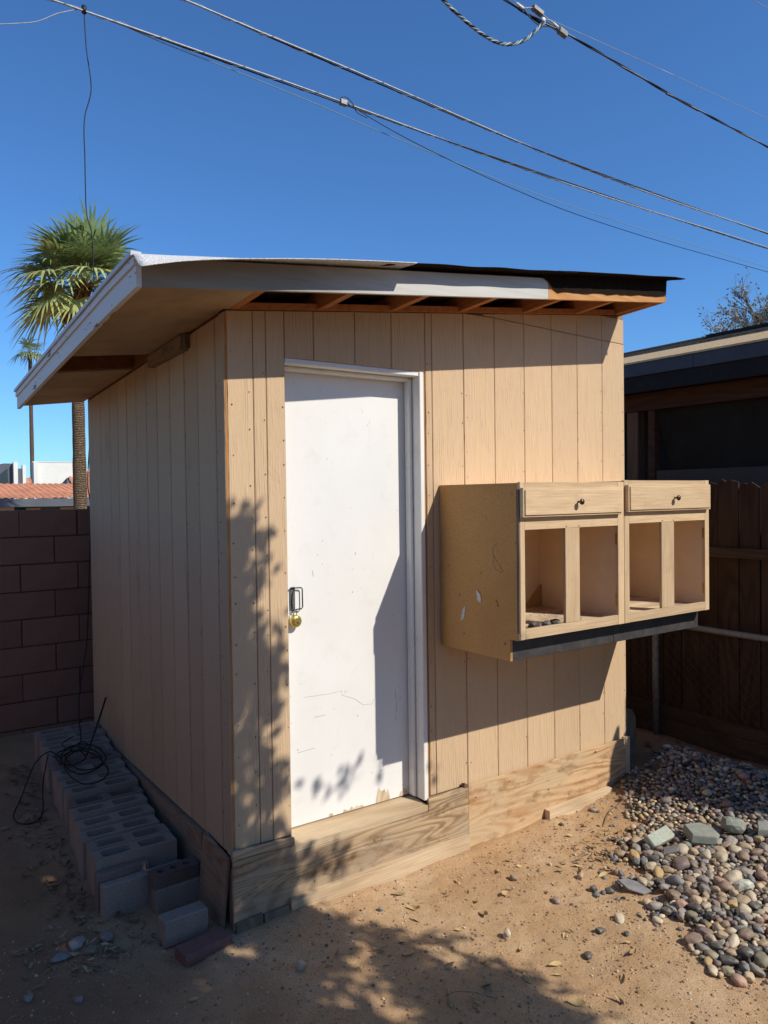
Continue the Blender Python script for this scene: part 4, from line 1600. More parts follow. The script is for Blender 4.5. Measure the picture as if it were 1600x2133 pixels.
# loose pebbles lying about on the dirt, each one different
for (x, y, sx, sy, sz, c, lb) in (
        (1.342, -0.423, .022, .019, .016, 'brown', 'reddish brown pebble on the bare dirt straight in front of the skirt board joint'),
        (1.615, -0.622, .024, .018, .017, 'tan', 'tan pebble on the dirt left of the scattered gravel'),
        (0.958, -0.768, .022, .018, .020, 'cream', 'small white egg-shaped stone alone at the edge of the tree shadow'),
        (1.355, -0.701, .025, .022, .014, 'brown', 'round brown pebble in the middle of the open dirt'),
        (1.467, -0.979, .036, .022, .018, 'cream', 'white wedge-shaped stone on the dirt left of the heap'),
        (1.331, -0.985, .029, .018, .014, 'dark', 'oblong black pebble below the white wedge-shaped stone'),
        (1.398, -1.071, .015, .012, .009, 'dark', 'tiny black pebble right of the oblong black one'),
        (1.143, -1.070, .026, .019, .012, 'dark', 'flat black pebble lowest on the sunlit dirt'),
        (1.585, -0.735, .020, .018, .016, 'dark', 'black pebble topmost of the small cluster on the dirt'),
        (1.560, -0.768, .022, .017, .010, 'bluegrey', 'flat blue-grey pebble lowest of the small cluster'),
        (1.640, -0.785, .021, .017, .016, 'dark', 'black rounded pebble at the right end of the small cluster'),
        (1.606, -0.775, .013, .011, .009, 'bluegrey', 'tiny grey pebble inside the small black cluster'),
        (1.715, -0.775, .018, .015, .012, 'grey', 'grey pebble between the cluster and the slate shard'),
        (1.757, -0.640, .017, .014, .008, 'bluegrey', 'flat grey-blue pebble above the black cluster'),
        (1.815, -0.690, .020, .018, .018, 'brown', 'round brown pebble just left of the pale slab'),
        (2.03, -0.575, .020, .018, .022, 'brown', 'upright brown pebble standing above the pale slab'),
        (1.755, -0.755, .017, .014, .010, 'bluegrey', 'small flat grey pebble touching the slate shard'),
        (2.30, -0.130, .020, .015, .013, 'grey', 'grey pebble on the dirt near the right footing board'),
        (2.00, -0.150, .016, .013, .010, 'dark', 'dark pebble beside the left end of the right footing board'),
        (0.112, -0.420, .022, .021, .019, 'tan', 'round clod-like stone in the tree shadow below the shed corner'),
        (1.50, -0.45, .012, .009, .006, 'olive', 'tiny green pebble on the sunlit dirt'),
        (1.60, -0.43, .013, .010, .009, 'cream', 'tiny white stone above the tan pebble'),
        (0.63, -0.26, .013, .011, .010, 'bluegrey', 'tiny grey pebble near the long footing board'),
        (-0.86, 0.02, .022, .018, .013, 'grey', 'grey pebble in the dark bottom left corner'),
        (-0.70, -0.10, .020, .017, .012, 'grey', 'round grey pebble in the shade at the bottom left'),
        (-0.62, 0.28, .045, .036, .016, 'grey', 'flat grey stone half buried in the leaf litter'),
        (-0.58, 0.20, .035, .028, .014, 'brown', 'brown flat stone beside the half buried grey one'),
        (-0.70, 0.22, .038, .026, .014, 'bluegrey', 'bluish flat stone leftmost of the half buried ones'),
        (-0.50, 0.26, .040, .030, .018, 'purple', 'purplish flat stone rightmost of the half buried ones')):
    o = place_pebble(x, y, gz(x, y) + sz * .70, sx, sy, sz, c, random.uniform(0, 3), 0.12)
    tag(o, lb, 'pebble')

# stones and grit on the cabinet floor
for i, (x, y, s) in enumerate(((1.300, -0.572, .014), (1.355, -0.560, .027), (1.41, -0.545, .020), (1.445, -0.57, .021), (1.475, -0.545, .022), (1.505, -0.57, .023), (1.53, -0.54, .024),
                               (1.62, -0.54, .018), (1.90, -0.555, .011), (1.435, -0.53, .017), (1.265, -0.57, .010))):
    o = place_pebble(x, y, 1.3005 + s * .62, s * 1.1, s * .9, s * .75, 'dark', random.uniform(0, 3), 0.15)
    tag(o, ('small dark stone second from left in the brown-sided cabinet', 'big dark stone standing apart at the left in the brown-sided cabinet', 'third dark stone from the left in the brown-sided cabinet', 'dark stone left of the middle of the cabinet pile', 'dark stone in the middle of the cabinet pile', 'dark stone right of the middle of the cabinet pile', 'rightmost dark stone of the cabinet pile against the mullion', 'dark stone alone behind the mullion on the cabinet floor', 'tiny dark stone at the right end of the first cabinet floor', 'dark stone at the back of the cabinet pile', 'tiny leftmost dark stone on the cabinet floor')[i], 'stone', 'black stones in the cabinet')
b = MB(); b.tint = []
for _ in range(700):
    x = pr.uniform(1.34, 1.55) if pr.random() < .55 else pr.uniform(1.64, 1.93)
    y = pr.uniform(-0.588, -0.56) if pr.random() < .65 else pr.uniform(-.59, -.2)
    r = pr.uniform(.0015, .004)
    c = (.7, .68, .62) if x < 1.6 else scl((.45, .34, .22), pr.uniform(.3, 1.3))
    vs = [(x + p.x * r, y + p.y * r, 1.3012 + (p.z + 1) * r * .5) for p in ICO0[0]]
    b.add(vs, ICO0[1]); b.tint += [c] * 12
tag(b.build('grit', 'crumb'), 'white and brown grit scattered on the cabinet floor', 'grit', kind='stuff')

# ------------------------------------------------------------------ dirt crumbs
b = MB(); b.tint = []
for _ in range(15000):
    x = pr.uniform(-1.1, 2.9)
    y = pr.uniform(-1.75, 0.5 if x < 0 else -0.04)
    if y > -0.07 and x > 0:
        continue
    if x > 0 and y > -0.04:
        continue
    r = pr.choice((.0012, .0016, .002, .0025, .003, .0045, .007)) * pr.uniform(.8, 1.2)
    if r > .005 and pr.random() < .5:
        continue
    z = gz(x, y) + r * .3
    k = pr.uniform(.6, 1.25)
    c = scl(pr.choice(((.44, .28, .16), (.36, .22, .12), (.5, .38, .25), (.3, .19, .12))), k)
    if pr.random() < .03:
        c = scl(STONE[pr.choice(['tan','brown','grey','cream'])], 1.0)
    a = pr.uniform(0, 3)
    vs = [(x + (p.x * cos(a) - p.y * sin(a)) * r * pr.uniform(.8, 1.2), y + (p.x * sin(a) + p.y * cos(a)) * r, z + p.z * r * .75) for p in ICO0[0]]
    b.add(vs, ICO0[1]); b.tint += [c] * 12
tag(b.build('dirt_crumbs', 'crumb'), 'loose crumbs of soil strewn over the yard dirt', 'soil', kind='stuff')


# ------------------------------------------------------------------ dry leaves
def leaf_mesh(L, W, curl, fold, seed):
    r_ = random.Random(seed)
    b = MB()
    n = 7
    for i in range(n + 1):
        t = i / n
        wv = W * sin(pi * min(1, t * 1.02 + .02)) ** 0.8 * (1 - .25 * t)
        x = L * (t - .5)
        z0 = curl * L * (1 - cos((t - .4) * 2.4)) + 0.002
        tw = 0.5 * sin(t * 3 + seed)
        b.v += [(x, -wv, z0 + fold * wv * (1 + tw)), (x, 0, z0), (x, wv, z0 + fold * wv * (1 - tw))]
    for i in range(n):
        a = i * 3
        b.f += [(a, a + 3, a + 4, a + 1), (a + 1, a + 4, a + 5, a + 2)]
    b.tube([(-L * .5, 0, curl * L * .4), (-L * .72, 0.004, 0.004)], 0.0009, 4)
    return b


LM = [leaf_mesh(1.0, w_, c_, f_, i).mesh('dry_leaf', M['leaf_dry'], True) for i, (w_, c_, f_) in enumerate(((.15, .35, 1.1), (.20, .15, .7), (.12, .5, 1.5), (.24, .25, .5)))]
lf = [(0.771, -0.325, .055), (1.013, -0.566, .075), (0.444, -0.516, .055), (0.524, -0.617, .05), (0.937, -0.877, .04), (0.978, -1.032, .055), (0.459, -0.953, .07),
      (0.863, -1.247, .06), (0.743, -0.861, .045), (0.793, -0.177, .06), (0.275, -0.435, .035), (1.2, -.50, .05), (1.05, -.47, .04), (0.72, -.42, .04), (1.32, -.33, .05), (0.60, -0.80, .05),
      (1.66, -.58, .05), (1.74, -.66, .05), (1.79, -.62, .04), (1.70, -.53, .045), (1.30, -1.18, .055), (1.12, -1.27, .05), (1.0, -1.35, .05), (1.58, -.52, .04), (1.45, -.35, .035),
      (0.64, -.98, .06), (0.55, -1.02, .05), (.80, -1.05, .045), (1.93, -.28, .05), (1.22, -.90, .035), (0.15, -.22, .03), (-.33, -.35, .04)]
for _ in range(22):
    lf.append((pr.uniform(.35, 1.55), pr.uniform(-1.35, -.15), pr.uniform(.022, .04)))
LMK = [((0.958, -0.768), 'the white egg-shaped stone'), ((1.342, -0.423), 'the reddish brown pebble'), ((1.355, -0.701), 'the round brown pebble on the open dirt'), ((1.331, -0.985), 'the oblong black pebble'),
       ((1.143, -1.07), 'the lowest flat black pebble'), ((1.6, -.77), 'the small black pebble cluster'), ((0.112, -.42), 'the round clod in the tree shadow'), ((.75, -.1), 'the long footing board'),
       ((1.8, -.65), 'the brown pebble by the pale slab'), ((0.55, -.97), 'the bent dry stem'), ((2.0, -.15), 'the right footing board'), ((.85, -1.25), 'the bottom edge of the tree shadow')]
for i, (x, y, L) in enumerate(lf):
    o = bpy.data.objects.new('dry_leaf', LM[i % 4])
    L *= 1.22
    o.location = (x, y, gz(x, y) + .002)
    o.scale = (L, L, L)
    o.rotation_euler = (random.uniform(-.6, .6), random.uniform(-.3, .3), random.uniform(0, 6.28))
    COL.objects.link(o)
    (mx, my), nm_ = min(LMK, key=lambda m_: math.hypot(m_[0][0] - x, m_[0][1] - y))
    dr = (x - mx) * 0.82 + (y - my) * -0.57
    df = (x - mx) * 0.57 + (y - my) * 0.82
    side = ('right of' if dr > 0 else 'left of') if abs(dr) > abs(df) * .8 else ('behind' if df > 0 else 'in front of')
    tag(o, '%s %s dry leaf %s%s %s' % ('tiny' if L < .037 else 'small' if L < .055 else 'large', ('curled', 'flat', 'crumpled', 'broad')[i % 4],
                                   'close ' if math.hypot(dr, df) < .1 else '', side, nm_), 'leaf', 'dry leaves on the dirt')
# litter: heaps by the blocks, under the fence
b = MB(); b.tint = []


def litter_leaf(x, y, L, z=None, pale=1.0):
    m_ = leaf_mesh(L, L * pr.choice((.08, .13, .19)), pr.uniform(0, .5), pr.uniform(.2, 1.2), pr.randrange(99))
    mt = Matrix.Translation((x, y, (gz(x, y) if z is None else z) + pr.uniform(0, .012))) @ Matrix.Rotation(pr.uniform(0, 6.28), 4, 'Z') @ Matrix.Rotation(pr.uniform(-.5, .5), 4, 'X')
    m_.xf(mt)
    b.add(m_.v, m_.f)
    c = scl(pr.choice(((.40, .29, .17), (.30, .21, .12), (.36, .28, .17), (.22, .15, .09))), pale * pr.uniform(.7, 1.2))
    b.tint += [c] * len(m_.v)


for _ in range(330):
    y = pr.uniform(.1, 2.3)
    xe = -0.49 if y > .45 else -.3
    x = xe - abs(pr.gauss(0, .11)) - .01 + .04 * (y / 2)
    litter_leaf(x, y, pr.uniform(.022, .055), None, .75)
for _ in range(80):
    litter_leaf(pr.uniform(-.85, -.45), pr.uniform(.05, .4), pr.uniform(.025, .06))
for _ in range(70):
    x, y = pr.gauss(1.95, .14), pr.gauss(-.50, .07)
    litter_leaf(x, y, pr.uniform(.03, .06))
for _ in range(160):
    litter_leaf(pr.uniform(2.5, 3.4), pr.uniform(-.15, .9), pr.uniform(.03, .08), None, .6)
tag(b.build('leaf_litter', 'litter'), 'drifts of small dry leaves by the blocks and under the fence', 'leaf litter', kind='stuff')
# straw bits and twigs
b = MB(); b.tint = []
for _ in range(420):
    reg = pr.random()
    if reg < .5:
        x, y = pr.uniform(0.0, 1.9), pr.uniform(-1.4, -.1)
    elif reg < .75:
        x, y = pr.uniform(-1, -.1), pr.uniform(-.6, 1.4)
    else:
        x, y = pr.uniform(1.7, 3.1), pr.uniform(-.9, .4)
    if x > 0 and y > -.07:
        y = -.1
    L = pr.uniform(.01, .05)
    a = pr.uniform(0, 6.28)
    z = hz(x, y) + .003
    n0 = len(b.v)
    b.tube([(x, y, z), (x + L * .5 * cos(a), y + L * .5 * sin(a), z + pr.uniform(0, .006)), (x + L * cos(a + .3), y + L * sin(a + .3), z)], pr.uniform(.0005, .0011), 3)
    b.tint += [scl((.5, .38, .22), pr.uniform(.5, 1.2))] * (len(b.v) - n0)
tag(b.build('straw_bits', 'litter'), 'scattered straw and twig bits on the dirt', 'twigs', kind='stuff')
for (pts, lb) in (([(-.86, .34, .03), (-.72, .40, .035), (-.60, .47, .05), (-.52, .56, .04)], 'thin curved twig on the litter left of the concrete blocks'),
                  ([(-.66, .16, .02), (-.58, .08, .02), (-.55, -.02, .02), (-.50, -.09, .02)], 'forked dry stem in the shade at the bottom left'),
                  ([(.62, -1.06, .012), (.56, -1.0, .03), (.50, -.96, .035), (.455, -.94, .02)], 'bent dry stem in the tree shadow near the bottom edge'),
                  ([(2.15, -.32, .01), (2.35, -.22, .035), (2.62, -.20, .09), (2.95, -.15, .20)], 'long bare stalk lying across the shaded pebbles')):
    b = MB(); b.tube(pts, .003, 5, r1=.0012)
    tag(b.build('twig', 'twig', None, True), lb, 'twig')


# ------------------------------------------------------------------ concrete blocks beside the shed
def hollow_block(L, W, H, t=0.022, web=0.045):
    """two-core block, long side along X, cores open upward"""
    b = MB()
    c = 0.003
    n = 5

    def rr_rect(x0, x1, y0, y1, r, k=3):
        out = []
        for (cx, cy, a0) in ((x1 - r, y1 - r, 0), (x0 + r, y1 - r, pi / 2), (x0 + r, y0 + r, pi), (x1 - r, y0 + r, 3 * pi / 2)):
            for i in range(k + 1):
                a = a0 + (pi / 2) * i / k
                out.append((cx + r * cos(a), cy + r * sin(a)))
        return out
    xs_ = [(-L / 2 + 0.036, -web / 2), (web / 2, L / 2 - 0.036)]
    # build top / bottom face as quads around each core
    for z, flip in ((H, False), (0.0, True)):
        halves = ((-L / 2, 0.0, xs_[0]), (0.0, L / 2, xs_[1]))
        for (hx0, hx1, (cx0, cx1)) in halves:
            core = rr_rect(cx0, cx1, -W / 2 + t, W / 2 - t, min(0.016, (W / 2 - t) * .9))
            outer = []
            for (px, py) in core:
                mx, my = (cx0 + cx1) / 2, 0
                dx, dy = px - mx, py - my
                kx = ((hx1 if dx > 0 else hx0) - mx) / dx if abs(dx) > 1e-9 else 1e9
                ky = ((W / 2 if dy > 0 else -W / 2) - my) / dy if abs(dy) > 1e-9 else 1e9
                k = min(kx, ky)
                outer.append((mx + dx * k, my + dy * k))
            # insert exact corners by snapping the nearest outer point
            for (qx, qy) in ((hx0, -W / 2), (hx0, W / 2), (hx1, -W / 2), (hx1, W / 2)):
                j = min(range(len(outer)), key=lambda i: (outer[i][0] - qx) ** 2 + (outer[i][1] - qy) ** 2)
                outer[j] = (qx, qy)
            m_ = len(core)
            o0 = len(b.v)
            b.v += [(p[0], p[1], z) for p in core] + [(p[0], p[1], z) for p in outer]
            for i in range(m_):
                j = (i + 1) % m_
                q = (o0 + i, o0 + m_ + i, o0 + m_ + j, o0 + j)
                b.f.append(q[::-1] if flip else q)
            if not flip:
                o1 = len(b.v)
                b.v += [(p[0], p[1], H) for p in core] + [(p[0], p[1], 0) for p in core]
                for i in range(m_):
                    j = (i + 1) % m_
                    b.f.append((o1 + i, o1 + j, o1 + m_ + j, o1 + m_ + i))
    for (p, q) in (((-L / 2, -W / 2), (L / 2, -W / 2)), ((L / 2, -W / 2), (L / 2, W / 2)), ((L / 2, W / 2), (-L / 2, W / 2)), ((-L / 2, W / 2), (-L / 2, -W / 2))):
        o1 = len(b.v)
        b.v += [(p[0], p[1], 0), (q[0], q[1], 0), (q[0], q[1], H), (p[0], p[1], H)]
        b.f.append((o1, o1 + 1, o1 + 2, o1 + 3))
    return b


hb = {m_: hollow_block(0.395, 0.114, 0.20, 0.0205).mesh('concrete_block', M[m_]) for m_ in ('cmu_grey', 'cmu_pink')}
hb2 = hollow_block(0.395, 0.14, 0.20, 0.03).mesh('concrete_block', M['cmu_grey'])
rows_y = [0.62, 0.747, 0.872, 1.0, 1.128, 1.246, 1.362, 1.492, 1.618, 1.735, 1.862, 1.99, 2.125, 2.265]
ords = ['nearest', 'second', 'third', 'fourth', 'fifth', 'sixth', 'seventh', 'eighth', 'ninth', 'tenth', 'eleventh', 'twelfth', 'thirteenth', 'farthest']
r3 = random.Random(17)
for i, y in enumerate(rows_y):
    me = hb['cmu_pink' if i in (5, 9) else 'cmu_grey']
    o = bpy.data.objects.new('concrete_block', me)
    sx = r3.uniform(-.012, .012)
    xc = -0.262 + 0.004 * i + sx
    o.location = (xc, y, terrain(-.25, y) + (0.012 if i in (0, 6) else 0.0) + r3.uniform(-.006, .004))
    o.rotation_euler = (r3.uniform(-.012, .012), 0, radians(r3.uniform(-1.6, 1.6)))
    COL.objects.link(o)
    tag(o, '%s two-core grey concrete block counted from the camera in the row along the shed' % ords[i], 'concrete block', 'two-core concrete blocks in a row along the shed')


def cpaver(name, L, W, H, mat, loc, rot, label, cat, rough=0.0, c=0.006, seed=1):
    b = MB()
    b.cbox(-L / 2, L / 2, -W / 2, W / 2, 0, H, c)
    o = b.build(name, mat, None)
    o.location = loc
    o.rotation_euler = rot
    tag(o, label, cat)
    return o


cpaver('cap_block', 0.255, 0.052, 0.192, 'cmu_pink', (-0.350, 0.522, 0.0), (0, 0, radians(1)), 'thin pinkish cap block on edge against the nearest two-core block', 'concrete block')
cpaver('cap_block', 0.40, 0.050, 0.168, 'cmu_grey', (-0.268, 0.463, -0.008), (0, 0, radians(2)), 'long grey solid slab block on edge at the near end of the row', 'concrete block')
cpaver('cap_block', 0.225, 0.085, 0.118, 'paver_grey', (-0.137, 0.372, 0.0), (0, 0, radians(2)), 'dark solid block lying under the three-hole brick', 'concrete block', c=.004)
# three-hole brick on top of it
b = MB()
L, W, H = 0.225, 0.088, 0.064
n = 12
holes = [(-0.066, .019), (0.0, .019), (0.066, .019)]
for z, flip in ((H, False), (0, True)):
    for (hx, hr) in holes:
        hx0, hx1 = hx - .0375 if hx > -.05 else -L / 2, hx + .0375 if hx < .05 else L / 2
        if hx == 0.0:
            hx0, hx1 = -.033, .033
        elif hx < 0:
            hx1 = -.033
        else:
            hx0 = .033
        core, outer = [], []
        for k in range(n):
            a = 2 * pi * k / n + pi / 4
            px, py = hr * cos(a), hr * sin(a)
            core.append((hx + px, py))
            kx = ((hx1 if px > 0 else hx0) - hx) / px if abs(px) > 1e-6 else 1e9
            ky = (W / 2) / abs(py) if abs(py) > 1e-6 else 1e9
            kk = min(kx, ky)
            outer.append((hx + px * kk, py * kk))
        for (qx, qy) in ((hx0, -W / 2), (hx0, W / 2), (hx1, -W / 2), (hx1, W / 2)):
            j = min(range(n), key=lambda i: (outer[i][0] - qx) ** 2 + (outer[i][1] - qy) ** 2)
            outer[j] = (qx, qy)
        o0 = len(b.v)
        b.v += [(p[0], p[1], z) for p in core] + [(p[0], p[1], z) for p in outer]
        for i in range(n):
            j = (i + 1) % n
            q = (o0 + i, o0 + n + i, o0 + n + j, o0 + j)
            b.f.append(q[::-1] if flip else q)
        if not flip:
            o1 = len(b.v)
            b.v += [(p[0], p[1], H) for p in core] + [(p[0], p[1], 0) for p in core]
            for i in range(n):
                j = (i + 1) % n
                b.f.append((o1 + i, o1 + j, o1 + n + j, o1 + n + i))
for (p, q) in (((-L / 2, -W / 2), (L / 2, -W / 2)), ((L / 2, -W / 2), (L / 2, W / 2)), ((L / 2, W / 2), (-L / 2, W / 2)), ((-L / 2, W / 2), (-L / 2, -W / 2))):
    o1 = len(b.v)
    b.v += [(p[0], p[1], 0), (q[0], q[1], 0), (q[0], q[1], H), (p[0], p[1], H)]
    b.f.append((o1, o1 + 1, o1 + 2, o1 + 3))
o = b.build('hole_brick', 'brick_clay')
o.location = (-0.145, 0.385, 0.1185)
o.rotation_euler = (0, 0, radians(3))
tag(o, 'brown brick with round holes lying on the dark solid block', 'brick')
cpaver('paver', 0.205, 0.088, 0.118, 'paver_grey', (-0.203, 0.098, -0.006), (0, 0, radians(2)), 'smooth grey paver standing on its side by the shed corner', 'paver', c=.006)
# red split-face paver
b = MB()
nn = 10
for i in range(nn + 1):
    x = -0.112 + 0.224 * i / nn
    e = 0.006 * mn.noise((i * 1.3, 0, 7))
    b.v += [(x, -0.052 + e, 0), (x, -0.056 + e * 1.6, 0.022), (x, -0.046 + e * .6, 0.046), (x, 0.045, 0.048), (x, 0.047, 0.0)]
for i in range(nn):
    a = i * 5
    for k in range(5):
        k2 = (k + 1) % 5
        b.f.append((a + k, a + 5 + k, a + 5 + k2, a + k2))
b.f.append((4, 3, 2, 1, 0)); b.f.append(tuple(nn * 5 + k for k in range(5)))
o = b.build('paver', 'paver_red')
o.location = (-0.172, -0.062, -0.004)
o.rotation_euler = (0, 0, radians(8))
tag(o, 'red rough-faced paver lying flat in front of the grey one', 'paver')


# ------------------------------------------------------------------ boundary wall of large blocks
bw = empty('block_wall', (0, 2.92, 0))
tag(bw, 'reddish brown concrete block wall behind the shed and the palms', 'wall')
WY = 2.92
jt = 0.0045
b = MB(); b.box(-7.5, 7.5, WY + 0.008, WY + 0.150, -0.1, 1.893); b.build('mortar_core', 'mortar', bw)
cm = {}
r4 = random.Random(8)
for row in range(9):
    z1 = 1.900 - row * 0.2032
    z0 = z1 - 0.2032 + jt * 2
    off = 0.03 if row % 2 == 0 else -0.138
    k = -18
    for k in range(-18, 19):
        x0 = off + k * 0.406 + (0.006 * r4.random())
        x1 = x0 + 0.406 - jt * 2
        if x1 < -7.5 or x0 > 7.5:
            continue
        if row not in cm:
            q = MB(); q.cbox(0, 0.406 - jt * 2, 0, 0.156, 0, 0.2032 - jt * 2, 0.004)
            cm[row] = q.mesh('wall_block', M['cmu_wall'])
        o = bpy.data.objects.new('wall_block', cm[row])
        COL.objects.link(o)
        o.parent = bw
        o.location = (x0, r4.uniform(-.001, .001), z0)

# ------------------------------------------------------------------ overhead lines
def resample(pts, step):
    P = [Vector(p) for p in pts]
    # Catmull-Rom
    out = []
    n = len(P)
    for i in range(n - 1):
        p0, p1, p2, p3 = P[max(0, i - 1)], P[i], P[i + 1], P[min(n - 1, i + 2)]
        m_ = max(2, int((p2 - p1).length / step))
        for k in range(m_):
            t = k / m_
            out.append(0.5 * ((2 * p1) + (-p0 + p2) * t + (2 * p0 - 5 * p1 + 4 * p2 - p3) * t * t + (-p0 + 3 * p1 - 3 * p2 + p3) * t ** 3))
    out.append(P[-1])
    return out


def helix(path, rad, pitch, ph=0.0):
    out = []
    s = 0.0
    for i, p in enumerate(path):
        if i:
            s += (p - path[i - 1]).length
        t = (path[min(i + 1, len(path) - 1)] - path[max(0, i - 1)]).normalized()
        a = t.cross(Vector((0, 0, 1)))
        if a.length < .1:
            a = Vector((0, 1, 0))
        a.normalize()
        c = a.cross(t)
        an = ph + 2 * pi * s / pitch
        out.append(p + a * (rad * cos(an)) + c * (rad * sin(an)))
    return out


def ext(pts, L=6.0, R=20.0):
    """run the line on past the frame to where it would be carried"""
    p0, p1 = Vector(pts[0]), Vector(pts[1])
    q0, q1 = Vector(pts[-1]), Vector(pts[-2])
    d0 = (p0 - p1).normalized(); d1 = (q0 - q1).normalized()
    return [tuple(p0 + d0 * L)] + list(pts) + [tuple(q0 + d1 * R)]


def line_obj(name, label, cat='cable'):
    e = empty(name)
    tag(e, label, cat)
    return e


W1 = [(-0.168, 2.6, 5.526), (0.697, 2.6, 5.511), (1.297, 2.6, 5.500), (2.29, 2.6, 5.483), (3.923, 2.6, 5.447), (5.366, 2.6, 5.430), (7.155, 2.6, 5.430), (9.96, 2.6, 5.449)]
W2 = [(0.63, 2.15, 5.575), (1.335, 2.15, 5.535), (2.42, 2.15, 5.485), (3.516, 2.15, 5.428), (4.701, 2.15, 5.382), (6.496, 2.15, 5.362), (9.083, 2.15, 5.373)]
for (pts, lb, rad, st) in ((W1, 'lower of the two thick lashed overhead cables crossing the sky', 0.0075, 0.03), (W2, 'upper of the two thick lashed overhead cables crossing the sky', 0.0075, 0.03)):
    e = line_obj('overhead_cable', lb, 'overhead cable')
    e['group'] = 'thick overhead cables'
    path = resample(ext(pts), st)
    q = MB(); q.tube(helix(path, 0.0075, 7.0, 0.2), 0.0075, 6); sub(q, 'strand', 'wire_grey', e, True)
    q = MB(); q.tube(helix(path, 0.0085, 7.0, 3.3), 0.006, 6); sub(q, 'strand', 'wire_black', e, True)
    q = MB(); q.tube(helix(path, 0.0165, 0.34, 0.0), 0.0017, 3); sub(q, 'lashing_wire', 'wire_grey', e, True)
W3A = [(2.312, 2.58, 5.485), (2.507, 2.58, 5.437), (2.719, 2.58, 5.389), (3.079, 2.58, 5.325), (3.554, 2.58, 5.26), (4.234, 2.58, 5.185), (5.339, 2.58, 5.105), (7.122, 2.58, 5.079), (9.919, 2.58, 5.101)]
W3B = [(0.381, 2.62, 5.524), (0.703, 2.62, 5.492), (1.305, 2.62, 5.460), (1.981, 2.62, 5.413), (2.746, 2.62, 5.343), (3.465, 2.62, 5.295), (3.906, 2.62, 5.261), (4.626, 2.62, 5.224), (6.233, 2.62, 5.185), (9.997, 2.62, 5.179)]
q = MB(); q.tube(resample(ext(W3A, 0, 20)[1:], .1), 0.0042, 5)
tag(q.build('thin_cable', 'wire_black', None, True), 'thin black cable leaving the clamp and sagging below the thick lines', 'overhead cable')
q = MB(); q.tube(resample(ext(W3B, 0, 20)[1:], .1), 0.0036, 5)
tag(q.build('thin_cable', 'wire_teal', None, True), 'lowest thin cable drooping under the lower thick line', 'overhead cable')
# clamp with its pigtail on the lower thick line
cl = empty('cable_clamp', (2.29, 2.6, 5.487)); tag(cl, 'small dark clamp with a looped pigtail on the lower thick cable', 'clamp')
q = MB(); q.cbox(-.035, .035, -.022, .022, -.022, .025, .004); q.build('clamp_body', 'conn_grey', cl, loc=(0, 0, 0))
q = MB(); q.tube(resample([(-.03, -.01, .03), (.02, -.01, .055), (.09, -.01, .02), (.14, -.01, -.05), (.25, -.01, -.07)], .02), .004, 5); q.build('pigtail', 'wire_black', cl, True, loc=(0, 0, 0))

W4 = [(2.48, 0.8, 5.525), (2.67, 0.8, 5.504), (2.945, 0.8, 5.497), (3.236, 0.8, 5.490), (3.573, 0.8, 5.474), (4.187, 0.8, 5.431), (4.877, 0.8, 5.395), (6.454, 0.8, 5.347)]
e = line_obj('service_drop_cable', 'black twisted service cable at the upper right of the sky', 'overhead cable')
path = resample(ext(W4, 5, 20), .05)
for ph in (0, pi):
    q = MB(); q.tube(helix(path, 0.0058, 0.9, ph), 0.0055, 6); sub(q, 'conductor', 'wire_black', e, True)
q = MB(); q.tube(helix(path[:int(len(path) * .9)], 0.006, 0.9, pi / 2), 0.0032, 4); sub(q, 'messenger', 'wire_grey', e, True)
W5 = [(2.614, 0.84, 5.584), (3.014, 0.84, 5.575), (3.338, 0.84, 5.585), (4.582, 0.84, 5.629), (6.534, 0.84, 5.682)]
q = MB(); q.tube(resample(ext(W5, 5, 20), .2), 0.0024, 5)
tag(q.build('thin_cable', 'wire_grey', None, True), 'thin pale wire above the black twisted service cable', 'overhead cable')
q = MB(); q.tube(resample(ext([(5.886, 0.9, 6.807), (6.657, 0.9, 6.85)], 6, 20), .3), 0.003, 5)
tag(q.build('thin_cable', 'wire_grey', None, True), 'single faint wire in the very top right corner', 'overhead cable')
W7 = [(1.91, 0.78, 5.308), (2.099, 0.78, 5.237), (2.274, 0.78, 5.189), (2.433, 0.78, 5.175), (2.574, 0.78, 5.207), (2.72, 0.78, 5.289), (2.846, 0.78, 5.408), (2.923, 0.78, 5.483)]
e = line_obj('triplex_cable', 'grey twisted triplex cable looping up to the splice connectors', 'overhead cable')
path = resample([(-1.5, 0.4, 5.9), (0.9, 0.72, 5.66)] + W7, .012)
for k, mt in enumerate(('wire_grey', 'wire_teal', 'wire_black')):
    q = MB(); q.tube(helix(path, 0.0072, 0.13, k * 2 * pi / 3), 0.0062, 6); sub(q, 'conductor', mt, e, True)
# connectors
sp = empty('splice_connectors', (2.9, 0.8, 5.5)); tag(sp, 'cluster of splice sleeves and clamps where the cables join', 'connector')


def spx(mb, name, mat, sm=False):
    o = mb.build(name, mat, None, sm)
    o.parent = sp
    o.matrix_parent_inverse = Matrix.Translation(sp.location).inverted()


def ctube(a, c, r, n=10):
    q = MB(); q.tube([a, c], r, n); return q


